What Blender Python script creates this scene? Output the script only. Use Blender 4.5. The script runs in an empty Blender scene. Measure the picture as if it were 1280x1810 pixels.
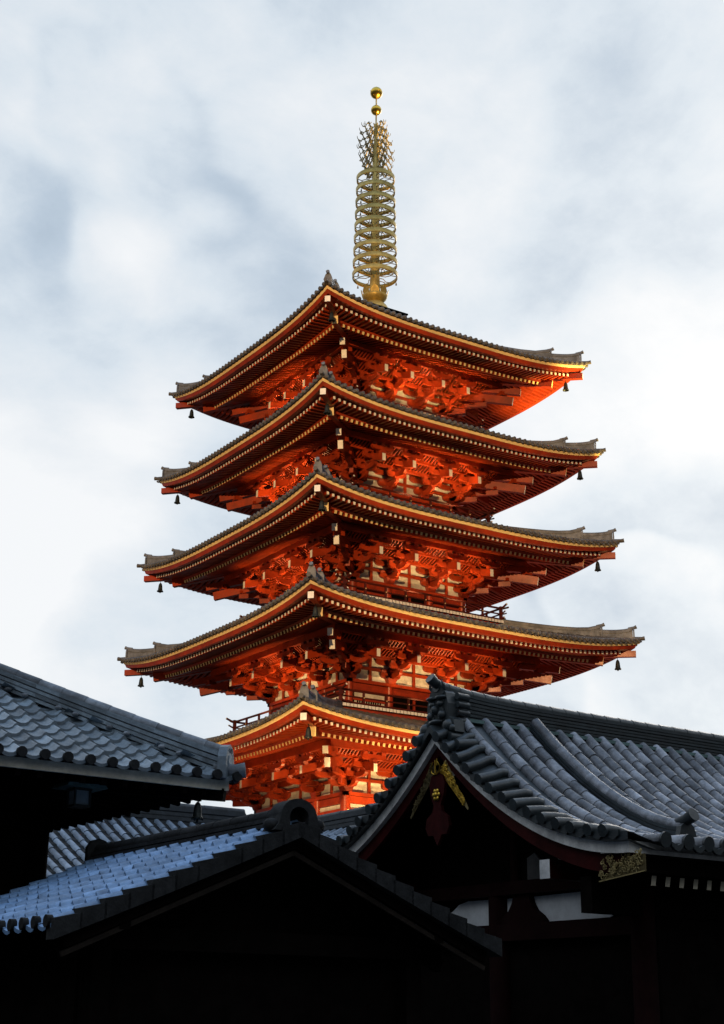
import bpy, math, random
from mathutils import Vector, Matrix
random.seed(7)
R = math.radians
scene = bpy.context.scene
COL = scene.collection
V = Vector
# ------------------------------------------------------------------ camera
cd = bpy.data.cameras.new('camera'); cam = bpy.data.objects.new('camera', cd); COL.objects.link(cam)
scene.camera = cam
yaw, pitch, roll = R(56.91), R(18.82), R(0.59)
fw = V((math.cos(pitch)*math.cos(yaw), math.cos(pitch)*math.sin(yaw), math.sin(pitch)))
rt = V((math.sin(yaw), -math.cos(yaw), 0)); up = rt.cross(fw)
r2 = rt*math.cos(roll)+up*math.sin(roll); u2 = -rt*math.sin(roll)+up*math.cos(roll)
m = Matrix((r2, u2, -fw)).transposed().to_4x4(); m.translation = V((-41.36, -62.39, 1.7))
cam.matrix_world = m
cd.sensor_fit = 'VERTICAL'; cd.sensor_height = 24; cd.lens = 24*2630.2/1810
cd.clip_start = 0.1; cd.clip_end = 4000
scene.render.resolution_x = 724; scene.render.resolution_y = 1024
# ------------------------------------------------------------------ exposure
scene.cycles.diffuse_bounces = 1; scene.cycles.glossy_bounces = 2
scene.view_settings.view_transform = 'Standard'; scene.view_settings.look = 'None'
scene.view_settings.exposure = 0; scene.view_settings.gamma = 1
# ------------------------------------------------------------------ world: overcast dusk sky
SUN_EL, SUN_AZ = R(24), R(35)          # weak sun behind the cloud, beyond the pagoda
w = bpy.data.worlds.new('World'); scene.world = w; w.use_nodes = True
nt = w.node_tree; nt.nodes.clear()
def N(t, **k):
    n = nt.nodes.new(t)
    for a, b in k.items(): setattr(n, a, b)
    return n
def L(a, b): nt.links.new(a, b)
def math_(op, a, b=None, clamp=False):
    n = N('ShaderNodeMath', operation=op, use_clamp=clamp)
    for i, x in enumerate((a, b)):
        if x is None: continue
        if isinstance(x, (int, float)): n.inputs[i].default_value = x
        else: L(x, n.inputs[i])
    return n.outputs[0]
def mixc(f, a, b):
    n = N('ShaderNodeMix', data_type='RGBA')
    for s, x in ((0, f), (6, a), (7, b)):
        if isinstance(x, (int, float, tuple)): n.inputs[s].default_value = x
        else: L(x, n.inputs[s])
    return n.outputs[2]
def sstep(x, a, b, c=0.0, d=1.0):
    n = N('ShaderNodeMapRange', interpolation_type='SMOOTHSTEP')
    L(x, n.inputs[0])
    for i, q in enumerate((a, b, c, d)): n.inputs[i+1].default_value = q
    return n.outputs[0]
tc = N('ShaderNodeTexCoord'); D = tc.outputs['Generated']
nrm = N('ShaderNodeVectorMath', operation='NORMALIZE'); L(D, nrm.inputs[0]); DN = nrm.outputs[0]
sep = N('ShaderNodeSeparateXYZ'); L(DN, sep.inputs[0])
sky = N('ShaderNodeTexSky', sky_type='NISHITA', sun_disc=False, sun_elevation=SUN_EL, sun_rotation=math.pi/2-SUN_AZ, dust_density=2.0)
def noise(vec, scale, detail, rough, dist=0.0, stretch=(1, 1, 1), rot=(0, 0, 0), loc=(0, 0, 0)):
    mp = N('ShaderNodeMapping'); mp.inputs['Scale'].default_value = stretch; mp.inputs['Rotation'].default_value = rot
    mp.inputs['Location'].default_value = loc
    L(vec, mp.inputs[0])
    n = N('ShaderNodeTexNoise'); L(mp.outputs[0], n.inputs['Vector'])
    n.inputs['Scale'].default_value = scale; n.inputs['Detail'].default_value = detail
    n.inputs['Roughness'].default_value = rough; n.inputs['Distortion'].default_value = dist
    return n
nw = noise(DN, 3.0, 3, 0.5)
wsub = N('ShaderNodeVectorMath', operation='SUBTRACT'); L(nw.outputs['Color'], wsub.inputs[0]); wsub.inputs[1].default_value = (.5, .5, .5)
wsc = N('ShaderNodeVectorMath', operation='SCALE'); L(wsub.outputs[0], wsc.inputs[0]); wsc.inputs['Scale'].default_value = 0.10
wad = N('ShaderNodeVectorMath', operation='ADD'); L(DN, wad.inputs[0]); L(wsc.outputs[0], wad.inputs[1])
WD = wad.outputs[0]
cover = None
def blob(d, r0, r1, amp):
    global cover
    d = V(d).normalized()
    n = N('ShaderNodeVectorMath', operation='DOT_PRODUCT'); L(WD, n.inputs[0]); n.inputs[1].default_value = d
    s = sstep(n.outputs['Value'], math.cos(R(r1)), math.cos(R(r0)), 0, amp)
    cover = s if cover is None else math_('ADD', cover, s)
BLOBS = [
    ((0.3897, 0.7509, 0.5331), 2, 7, 0.2),
    ((0.3233, 0.8306, 0.4534), 4, 13, -0.4),
    ((0.4009, 0.7962, 0.4531), 2, 7, -0.12),
    ((0.3864, 0.7047, 0.5951), 2, 7, -0.05),
    ((0.4517, 0.7112, 0.5386), 2, 6, 0),
    ((0.5851, 0.5694, 0.5774), 2, 10, -0.3),
    ((0.5422, 0.624, 0.5627), 2, 6, -0.08),
    ((0.2576, 0.8006, 0.541), 2, 7, 0.22),
    ((0.2544, 0.7725, 0.5819), 2, 5, -0),
    ((0.3007, 0.8062, 0.5095), 2, 6, 0.05),
    ((0.3299, 0.7781, 0.5345), 2, 5, -0.12),
    ((0.3142, 0.8771, 0.3633), 4, 12, 0.36),
    ((0.3691, 0.8357, 0.4066), 3, 8, 0.15),
    ((0.3444, 0.896, 0.2804), 5, 12, 0.32),
    ((0.3359, 0.9079, 0.2509), 1, 4, -0.15),
    ((0.6504, 0.6519, 0.3898), 6, 15, 0.08),
    ((0.6229, 0.6162, 0.4821), 4, 12, 0.05),
    ((0.6992, 0.6652, 0.2619), 2, 7, -0.25),
    ((0.692, 0.6941, 0.1983), 1, 4, 0.25),
    ((0.5064, 0.6736, 0.5384), 3, 9, 0.05),
    ((0.5565, 0.6797, 0.4779), 4, 10, 0.04),
    ((0.3815, 0.8676, 0.319), 2, 4, -0.18),
    ((0.3339, 0.9161, 0.2219), 1, 4, 0.15),
    ((0.4535, 0.662, 0.5967), 4, 10, 0.05),
]
for d, r0, r1, amp in BLOBS: blob(d, r0, r1, amp)
n1 = noise(WD, 3.2, 7, 0.55, 0.1, (1, 1, 1.5), (0.5, 0.3, 0), (3.1, 1.7, 0.4))
n2 = noise(WD, 8.0, 10, 0.62, 0.0, (1, 1, 1.5), (0.5, 0.2, 0.2))
g = math_('ADD', math_('MULTIPLY', math_('SUBTRACT', n1.outputs[0], 0.5), 1.25), math_('MULTIPLY', math_('SUBTRACT', n2.outputs[0], 0.5), 0.9))
val = math_('ADD', math_('ADD', g, cover), 0.60, clamp=True)
ramp = N('ShaderNodeValToRGB'); L(val, ramp.inputs[0])
e = ramp.color_ramp.elements
e[0].position = 0.0; e[0].color = (.36, .46, .57, 1)
e[1].position = 1.0; e[1].color = (.95, .97, .99, 1)
for ps, c in ((.3, (.52, .62, .73, 1)), (.55, (.72, .80, .875, 1)), (.80, (.86, .90, .94, 1))):
    q = ramp.color_ramp.elements.new(ps); q.color = c
# dusk: sky outside the view is dimmed low down to keep soffits dark; zenith is bluer
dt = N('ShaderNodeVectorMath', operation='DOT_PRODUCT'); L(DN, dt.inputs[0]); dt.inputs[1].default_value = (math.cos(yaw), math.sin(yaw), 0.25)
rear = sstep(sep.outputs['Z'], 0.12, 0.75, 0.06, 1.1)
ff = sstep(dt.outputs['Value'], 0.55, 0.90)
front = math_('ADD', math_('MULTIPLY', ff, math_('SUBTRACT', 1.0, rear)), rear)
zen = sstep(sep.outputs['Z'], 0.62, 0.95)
cloud = mixc(zen, ramp.outputs[0], (.42, .60, .90, 1))
skyb = N('ShaderNodeVectorMath', operation='SCALE'); L(sky.outputs[0], skyb.inputs[0]); skyb.inputs['Scale'].default_value = 0.08
both = mixc(0.93, skyb.outputs[0], cloud)
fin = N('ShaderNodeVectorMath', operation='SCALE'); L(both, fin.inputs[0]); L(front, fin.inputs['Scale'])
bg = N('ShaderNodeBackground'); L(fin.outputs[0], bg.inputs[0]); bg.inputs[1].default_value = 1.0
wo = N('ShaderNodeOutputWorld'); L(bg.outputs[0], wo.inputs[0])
# ------------------------------------------------------------------ sun (veiled)
sd = bpy.data.lights.new('sun', 'SUN'); sd.energy = 0.5; sd.angle = R(20); sd.color = (1, .93, .85)
so = bpy.data.objects.new('sun', sd); COL.objects.link(so)
sdir = V((math.cos(SUN_EL)*math.cos(SUN_AZ), math.cos(SUN_EL)*math.sin(SUN_AZ), math.sin(SUN_EL)))
so.rotation_euler = sdir.to_track_quat('Z', 'Y').to_euler()
# ------------------------------------------------------------------ the pagoda's evening floodlights and an added far fill
def flood(name, loc, target, power, size=R(50), color=(1, .56, .22), rad=.25, blend=.5):
    l = bpy.data.lights.new(name, 'SPOT'); l.energy = power; l.spot_size = size; l.spot_blend = blend
    l.color = color; l.shadow_soft_size = rad
    o = bpy.data.objects.new(name, l); COL.objects.link(o); o.location = loc
    o.rotation_euler = (V(loc)-V(target)).to_track_quat('Z', 'Y').to_euler()
FLOODS = [
    ('pagoda_spot', (-66, -70, 30), (0, 0, 25), 240000, R(24), (1, .60, .26), .3, .5),  # added fill behind the camera, no known lamp; brightens the eave edges
    ('pagoda_spot', (10, -60, 14), (4, -4, 26), 3000, R(60)),
    ('pagoda_spot', (48, 3, 3), (8, 0, 27), 60000, R(45)),
    ('pagoda_spot', (27, -25, 3), (12.3, -9.0, 30), 380000, R(13), (1, .66, .20), .2, .7),
    ('pagoda_spot', (-46, 16, 9), (-4, 4, 25), 5000, R(60)),
    ('pagoda_spot', (-1.5, -12.5, 5.6), (-1.5, -6.5, 13), 5000, R(80), (1, .62, .24), .1, .6),
    ('pagoda_spot', (-12, -13.5, 5.6), (-6, -7, 12.5), 3800, R(70), (1, .62, .24), .1, .6),
    ('pagoda_spot', (-1.5, -7.5, 5.6), (-1.5, -4.6, 11.5), 3000, R(90), (1, .66, .25), .1, .6),
    ('pagoda_spot', (-8.2, -3, 5.6), (-5.2, -3, 13), 700, R(90)),
]
# small floodlights standing on each roof below the next storey's brackets
for i_, (b_, z_) in enumerate(((3.72, 15.6), (3.35, 21.0), (2.97, 26.15), (2.60, 31.15))):
    c_ = b_+2.5
    for p_ in (-.8, 1.8):
        FLOODS += [('pagoda_spot', (p_, -c_, z_), (p_, -c_+1.2, z_+3.2), 650, R(100), (1, .62, .25), .05, .8),
                   ('pagoda_spot', (-c_, p_, z_), (-c_+1.2, p_, z_+3.2), 600, R(100), (1, .62, .25), .05, .8)]
for a in FLOODS: flood(*a)
# ------------------------------------------------------------------ materials
def mat(name, color, rough=0.6, metal=0.0, spec=0.5, var=0.15, scale=3.0, tone=0.0, bump=0.0, color2=None, coat=0.0, bscale=40, stain=.4):
    m = bpy.data.materials.new(name); m.use_nodes = True
    t = m.node_tree; b = t.nodes['Principled BSDF']
    b.inputs['Roughness'].default_value = rough; b.inputs['Metallic'].default_value = metal
    b.inputs['Specular IOR Level'].default_value = spec; b.inputs['Coat Weight'].default_value = coat
    tcn = t.nodes.new('ShaderNodeTexCoord')
    nz = t.nodes.new('ShaderNodeTexNoise'); nz.inputs['Scale'].default_value = scale; nz.inputs['Detail'].default_value = 6
    nz.inputs['Roughness'].default_value = .65
    t.links.new(tcn.outputs['Object'], nz.inputs['Vector'])
    mr = t.nodes.new('ShaderNodeMapRange'); t.links.new(nz.outputs[0], mr.inputs[0])
    mr.inputs[1].default_value = .3; mr.inputs[2].default_value = .7; mr.inputs[3].default_value = 0; mr.inputs[4].default_value = 1
    mx = t.nodes.new('ShaderNodeMix'); mx.data_type = 'RGBA'; t.links.new(mr.outputs[0], mx.inputs[0])
    c2 = color2 or tuple(c*(1-var) for c in color); c1 = tuple(min(1, c*(1+var*.6)) for c in color)
    mx.inputs[6].default_value = (*c1, 1); mx.inputs[7].default_value = (*c2, 1)
    out = mx.outputs[2]
    if tone:
        at = t.nodes.new('ShaderNodeAttribute'); at.attribute_name = 'tone'
        r = t.nodes.new('ShaderNodeMapRange'); t.links.new(at.outputs['Fac'], r.inputs[0])
        r.inputs[3].default_value = 1-tone; r.inputs[4].default_value = 1+tone
        sc = t.nodes.new('ShaderNodeVectorMath'); sc.operation = 'SCALE'; t.links.new(out, sc.inputs[0]); t.links.new(r.outputs[0], sc.inputs['Scale'])
        out = sc.outputs[0]
    n2 = t.nodes.new('ShaderNodeTexNoise'); n2.inputs['Scale'].default_value = scale*.33; n2.inputs['Detail'].default_value = 8; n2.inputs['Roughness'].default_value = .75
    t.links.new(tcn.outputs['Object'], n2.inputs['Vector'])
    r2_ = t.nodes.new('ShaderNodeMapRange'); t.links.new(n2.outputs[0], r2_.inputs[0])
    for q_, v_ in zip((1, 2, 3, 4), (.38, .60, 1-stain, 1.08)): r2_.inputs[q_].default_value = v_
    s2 = t.nodes.new('ShaderNodeVectorMath'); s2.operation = 'SCALE'; t.links.new(out, s2.inputs[0]); t.links.new(r2_.outputs[0], s2.inputs['Scale'])
    t.links.new(s2.outputs[0], b.inputs['Base Color'])
    r3 = t.nodes.new('ShaderNodeMapRange'); t.links.new(n2.outputs[0], r3.inputs[0])
    for q_, v_ in zip((1, 2, 3, 4), (.35, .65, min(1, rough+.15), rough-.05)): r3.inputs[q_].default_value = v_
    t.links.new(r3.outputs[0], b.inputs['Roughness'])
    if bump:
        nb = t.nodes.new('ShaderNodeTexNoise'); nb.inputs['Scale'].default_value = bscale; nb.inputs['Detail'].default_value = 4
        t.links.new(tcn.outputs['Object'], nb.inputs['Vector'])
        bp = t.nodes.new('ShaderNodeBump'); bp.inputs['Strength'].default_value = bump; bp.inputs['Distance'].default_value = .02
        t.links.new(nb.outputs[0], bp.inputs['Height']); t.links.new(bp.outputs[0], b.inputs['Normal'])
    return m
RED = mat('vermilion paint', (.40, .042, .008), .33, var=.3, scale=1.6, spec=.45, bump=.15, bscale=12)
REDD = mat('shade dark vermilion', (.10, .011, .005), .5, var=.3, scale=2)  # darker vermilion; soffit shade is put into its colour
CREAM = mat('cream painted edge', (.97, .72, .34), .5, var=.08, scale=2, stain=.12)
WHITE = mat('white painted timber end', (.92, .90, .84), .6, var=.06, scale=9, stain=.1)
LITEND = mat('warm lit timber end', (.90, .70, .34), .55, var=.08, scale=9, stain=.1)  # pale timber ends with the floodlights' yellow put into the colour
PLAST = mat('white plaster', (.78, .74, .66), .85, var=.12, scale=2.5, bump=.1)
TILE5 = mat('grey metal roof tile', (.115, .108, .10), .5, var=.25, scale=5, tone=.25, spec=.4)
TILE5R = mat('grey ridge tile', (.15, .165, .19), .5, var=.25, scale=5, tone=.2)
GOLD = mat('gilded bronze', (.72, .52, .14), .42, metal=.5, var=.3, scale=2.5)
GOLD2 = mat('aged gilt fretwork', (.46, .36, .15), .5, metal=.3, var=.3, scale=6)
BRIGHT = mat('polished gold', (.85, .55, .08), .24, metal=1, var=.12, scale=4)
GOLDK = mat('dark gilt plate', (.13, .095, .03), .5, metal=.3, var=.4, scale=10)  # darker gilt for the corner plate and the left apex fitting
BRONZE = mat('dark bronze', (.04, .05, .05), .45, metal=.6, var=.3, scale=10)
GREEN = mat('green painted slats', (.05, .22, .06), .55, var=.2)
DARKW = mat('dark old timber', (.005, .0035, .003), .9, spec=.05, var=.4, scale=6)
BROWN = mat('brown timber edge', (.022, .016, .012), .7, spec=.2, var=.4, scale=5)
DRED = mat('dark red timber', (.042, .002, .002), .7, spec=.12, var=.3, scale=4)
WEDGE = mat('white painted eave edge', (.86, .86, .84), .7, var=.15, scale=5)
LEDGE = mat('weathered cream board', (.80, .72, .55), .7, var=.2, scale=3)
TILEA = mat('silver grey clay tile', (.25, .265, .295), .42, var=.45, scale=7, tone=.5, bump=.3, spec=.6, color2=(.15, .16, .18), stain=.6)
TILEAD = mat('dark glazed clay tile', (.030, .040, .044), .35, var=.35, scale=9, tone=.3, bump=.2, spec=.6)
TILEL = mat('blue grey pantile', (.20, .255, .30), .36, var=.3, scale=9, tone=.4, bump=.2, spec=.6)
TILEM = mat('blue slate pantile', (.19, .33, .55), .45, var=.35, scale=6, tone=.2, bump=.2, spec=.7)
TILERL = mat('blue grey ridge tile', (.21, .235, .265), .5, var=.4, scale=8, tone=.5, bump=.3)
TILEMD = mat('dark grey stone tile', (.024, .025, .026), .8, spec=.2, var=.4, scale=8, tone=.25, bump=.3)
TILEB = mat('pale blue grey roof tile', (.24, .31, .40), .4, var=.25, scale=6, tone=.3)
TILEBD = mat('dark pan tile', (.04, .05, .06), .5, var=.3, scale=8)
COPPER = mat('green copper', (.12, .21, .20), .55, var=.3, scale=8)
GROUND = mat('dark stone paving', (.02, .02, .02), .85, var=.3, scale=.6)
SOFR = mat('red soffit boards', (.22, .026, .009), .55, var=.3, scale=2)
PMATS = [RED, WHITE, CREAM, TILE5, TILE5R, LITEND, PLAST, REDD, BRONZE, GREEN, DARKW, SOFR]
mR, mW, mC, mT, mTR, mO, mP, mRD, mBZ, mGR, mDK, mSF = range(12)
# ------------------------------------------------------------------ mesh builder
class MB:
    def __init__(s): s.v = []; s.f = []; s.m = []; s.t = []; s.s = []
    def add(s, vs, fs, m=0, tone=.5, smooth=False):
        n = len(s.v); s.v.extend([tuple(x) for x in vs])
        for i, f in enumerate(fs):
            s.f.append([n+j for j in f]); s.m.append(m[i] if isinstance(m, (list, tuple)) else m); s.t.append(tone); s.s.append(smooth)
    def hexa(s, p, m=0, tone=.5):      # p: bottom 4 ccw, top 4 ccw ; m may be list of 6 (bottom, top, sides)
        s.add(p, [(3, 2, 1, 0), (4, 5, 6, 7), (0, 1, 5, 4), (1, 2, 6, 5), (2, 3, 7, 6), (3, 0, 4, 7)], m, tone)
    def box(s, a, b, m=0, tone=.5, T=None):
        x0, y0, z0 = a; x1, y1, z1 = b
        p = [V(q) for q in ((x0, y0, z0), (x1, y0, z0), (x1, y1, z0), (x0, y1, z0), (x0, y0, z1), (x1, y0, z1), (x1, y1, z1), (x0, y1, z1))]
        if T: p = [T(q) for q in p]
        s.hexa(p, m, tone)
    def beam(s, a, b, w, h, m=0, endm=None, startm=None, tone=.5, side=None, w2=None, h2=None):
        a = V(a); b = V(b); d = (b-a).normalized()
        x = side.normalized() if side is not None else (d.cross(V((0, 0, 1))).normalized() if abs(d.z) < .99 else V((1, 0, 0)))
        z = x.cross(d).normalized()
        w2 = w if w2 is None else w2; h2 = h if h2 is None else h2
        p = []
        for c, ww, hh in ((a, w, h), (b, w2, h2)):
            p += [c-x*ww/2-z*hh/2, c+x*ww/2-z*hh/2, c+x*ww/2+z*hh/2, c-x*ww/2+z*hh/2]
        ms = [m]*6; ms[1] = m if endm is None else endm; ms[0] = m if startm is None else startm
        s.hexa(p, ms, tone)
    def prism(s, poly, O, U, W, Nn, th, m=0, tone=.5, edgem=None):
        O = V(O); U = V(U); W = V(W); Nn = V(Nn)
        n = len(poly)
        a = [O+U*x+W*y-Nn*th/2 for x, y in poly]; b = [q+Nn*th for q in a]
        fs = [tuple(range(n))[::-1], tuple(range(n, 2*n))]+[(i, (i+1) % n, n+(i+1) % n, n+i) for i in range(n)]
        s.add(a+b, fs, [m, m]+[m if edgem is None else edgem]*n, tone)
    def tube(s, pts, r, n=8, m=0, caps=True, tone=.5, smooth=True, a0=0.0, a1=2*math.pi, upv=(0, 0, 1), capm=None):
        pts = [V(p) for p in pts]; k = len(pts)
        rs = r if isinstance(r, (list, tuple)) else [r]*k
        full = abs(a1-a0-2*math.pi) < 1e-6
        cnt = n if full else n+1
        vs = []
        for i, p in enumerate(pts):
            d = (pts[min(i+1, k-1)]-pts[max(i-1, 0)]).normalized()
            u = V(upv)
            if abs(d.dot(u)) > .98: u = V((1, 0, 0))
            x = d.cross(u).normalized(); z = x.cross(d).normalized()
            for j in range(cnt):
                a = a0+(a1-a0)*j/n
                vs.append(p+(x*math.cos(a)+z*math.sin(a))*rs[i])
        fs = []
        for i in range(k-1):
            for j in range(n):
                j2 = (j+1) % cnt if full else j+1
                fs.append((i*cnt+j, i*cnt+j2, (i+1)*cnt+j2, (i+1)*cnt+j))
        s.add(vs, fs, m, tone, smooth)
        if caps:
            n0 = len(s.v); s.v.extend([tuple(x) for x in vs[:cnt]]+[tuple(x) for x in vs[-cnt:]])
            cm = m if capm is None else capm
            s.f.append([n0+j for j in range(cnt)][::-1]); s.m.append(cm); s.t.append(tone); s.s.append(False)
            s.f.append([n0+cnt+j for j in range(cnt)]); s.m.append(cm); s.t.append(tone); s.s.append(False)
    def lathe(s, prof, O=(0, 0, 0), n=24, m=0, tone=.5, smooth=True):
        O = V(O); vs = []
        for r, z in prof:
            for j in range(n):
                a = 2*math.pi*j/n; vs.append(O+V((r*math.cos(a), r*math.sin(a), z)))
        fs = [(i*n+j, i*n+(j+1) % n, (i+1)*n+(j+1) % n, (i+1)*n+j) for i in range(len(prof)-1) for j in range(n)]
        s.add(vs, fs, m, tone, smooth)
    def ball(s, c, r, m=0, n=10, sc=(1, 1, 1), tone=.5):
        c = V(c); vs = []; k = n//2+1
        for i in range(k+1):
            t = math.pi*i/k
            for j in range(n):
                a = 2*math.pi*j/n; vs.append(c+V((r*sc[0]*math.sin(t)*math.cos(a), r*sc[1]*math.sin(t)*math.sin(a), r*sc[2]*math.cos(t))))
        s.add(vs, [(i*n+j, (i+1)*n+j, (i+1)*n+(j+1) % n, i*n+(j+1) % n) for i in range(k) for j in range(n)], m, tone, True)
    def build(s, name, mats, parent=None):
        me = bpy.data.meshes.new(name); me.from_pydata(s.v, [], s.f)
        if not isinstance(mats, (list, tuple)): mats = [mats]
        for q in mats: me.materials.append(q)
        me.polygons.foreach_set('material_index', s.m)
        me.polygons.foreach_set('use_smooth', s.s)
        at = me.attributes.new('tone', 'FLOAT', 'FACE'); at.data.foreach_set('value', s.t)
        me.update()
        o = bpy.data.objects.new(name, me); COL.objects.link(o)
        if parent: o.parent = parent
        return o
def empty(name, loc=(0, 0, 0), rz=0, parent=None):
    o = bpy.data.objects.new(name, None); COL.objects.link(o); o.location = loc; o.rotation_euler = (0, 0, rz)
    o.empty_display_size = .2
    if parent: o.parent = parent
    return o
def tag(o, label=None, cat=None, group=None, kind=None):
    if label: o['label'] = label
    if cat: o['category'] = cat
    if group: o['group'] = group
    if kind: o['kind'] = kind
    return o
rnd = random.random
def lerp(a, b, t): return a+(b-a)*t
# ------------------------------------------------------------------ ground
mb = MB(); mb.add([(-1500, -1500, 0), (1500, -1500, 0), (1500, 1500, 0), (-1500, 1500, 0)], [(0, 1, 2, 3)])
tag(mb.build('ground', GROUND), kind='structure')
# ================================================================== PAGODA
Wd = [10.29, 9.72, 9.17, 8.67, 8.27]          # half width of each eave at the corner tile
Tz = [14.13, 19.57, 24.72, 29.72, 34.76]      # height of each eave corner
Bd = [4.10, 3.72, 3.35, 2.97, 2.60]           # half width of each storey's body
SAG = .66
pagoda = empty('pagoda')
tag(pagoda, 'five storey vermilion pagoda with stacked curved roofs and a gilded spire, lit from below', 'pagoda')
def F(k, p, c, z):                            # face coordinates -> world (k 0 south, 1 east, 2 north, 3 west)
    return V(((p, -c, z), (c, p, z), (-p, c, z), (-c, -p, z))[k])
def FD(k):
    o = F(k, 0, 0, 0); return F(k, 1, 0, 0)-o, F(k, 0, 1, 0)-o
def fbox(mb, k, p0, p1, c0, c1, z0, z1, m=0, tone=.5):
    mb.hexa([F(k, p0, c1, z0), F(k, p1, c1, z0), F(k, p1, c0, z0), F(k, p0, c0, z0), F(k, p0, c1, z1), F(k, p1, c1, z1), F(k, p1, c0, z1), F(k, p0, c0, z1)], m, tone)
def curve(u): return abs(u)**3.3
def Gz(i, u): return Tz[i]-.05-SAG*(1-curve(max(-1, min(1, u))))
def Zb(i, u): return Tz[i]-1.09+.2*curve(max(-1, min(1, u)))
SL = .27
rest = MB(); picked = 0
SP = .285
def rafters(i):
    global picked
    W, T, B = Wd[i], Tz[i], Bd[i]
    cf, cb = W-.62, W-1.75
    nf = int((W-.75)/SP)
    for k in range(4):
        for j in range(-nf, nf):
            p = (j+.5)*SP
            ind = (k == 0 and i in (0, 1) and ((i == 0 and p < -.2) or (i == 1 and p < -2.2)) and picked < 100)
            # flying rafter
            ci = max(cb-.35, abs(p)+.12)
            if ci < cf-.1:
                tin = (cf-ci)/(cf-cb)
                zo = Gz(i, p/W)-.30; zi = lerp(zo, Zb(i, p/cb)+.26, tin)
                q = MB() if ind else rest
                q.beam(F(k, p, ci, zi), F(k, p, cf, zo), .125, .14, mR, endm=mW)
                if ind: q.build('rafter', PMATS, pagoda); picked += 1
            # base rafter
            ci = max(B+.1, abs(p)+.16)
            if ci < cb-.1:
                zo = Zb(i, p/cb); zi = zo+(cb-ci)*SL
                q = MB() if ind and picked < 100 else rest
                q.beam(F(k, p, ci, zi), F(k, p, cb, zo), .13, .155, mR, endm=mO)
                if q is not rest: q.build('rafter', PMATS, pagoda); picked += 1
def strip(mb, k, n, fn, m, tone=.5):          # fn(u)-> list of points (ring); sweeps along the face
    rows = [fn(-1+2*j/n) for j in range(n+1)]
    c = len(rows[0]); vs = [q for r in rows for q in r]
    fs = [(a*c+b, (a+1)*c+b, (a+1)*c+(b+1) % c, a*c+(b+1) % c) for a in range(n) for b in range(c)]
    mb.add(vs, fs, m if not isinstance(m, list) else [m[b] for a in range(n) for b in range(c)], tone)
def inner(i):                                  # inner top of the roof surface
    if i == 4: return 1.15, 37.95-Tz[4]
    return Bd[i+1]+.55, 1.22
def rise(i, v):
    return (v*.52+.48*v*v) if i < 4 else (v*.42+.58*v*v)
def Sz(i, u, v):
    hi, H = inner(i); 
    return Gz(i, u)+.19+rise(i, v)*H+SAG*(1-curve(u))*v
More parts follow.
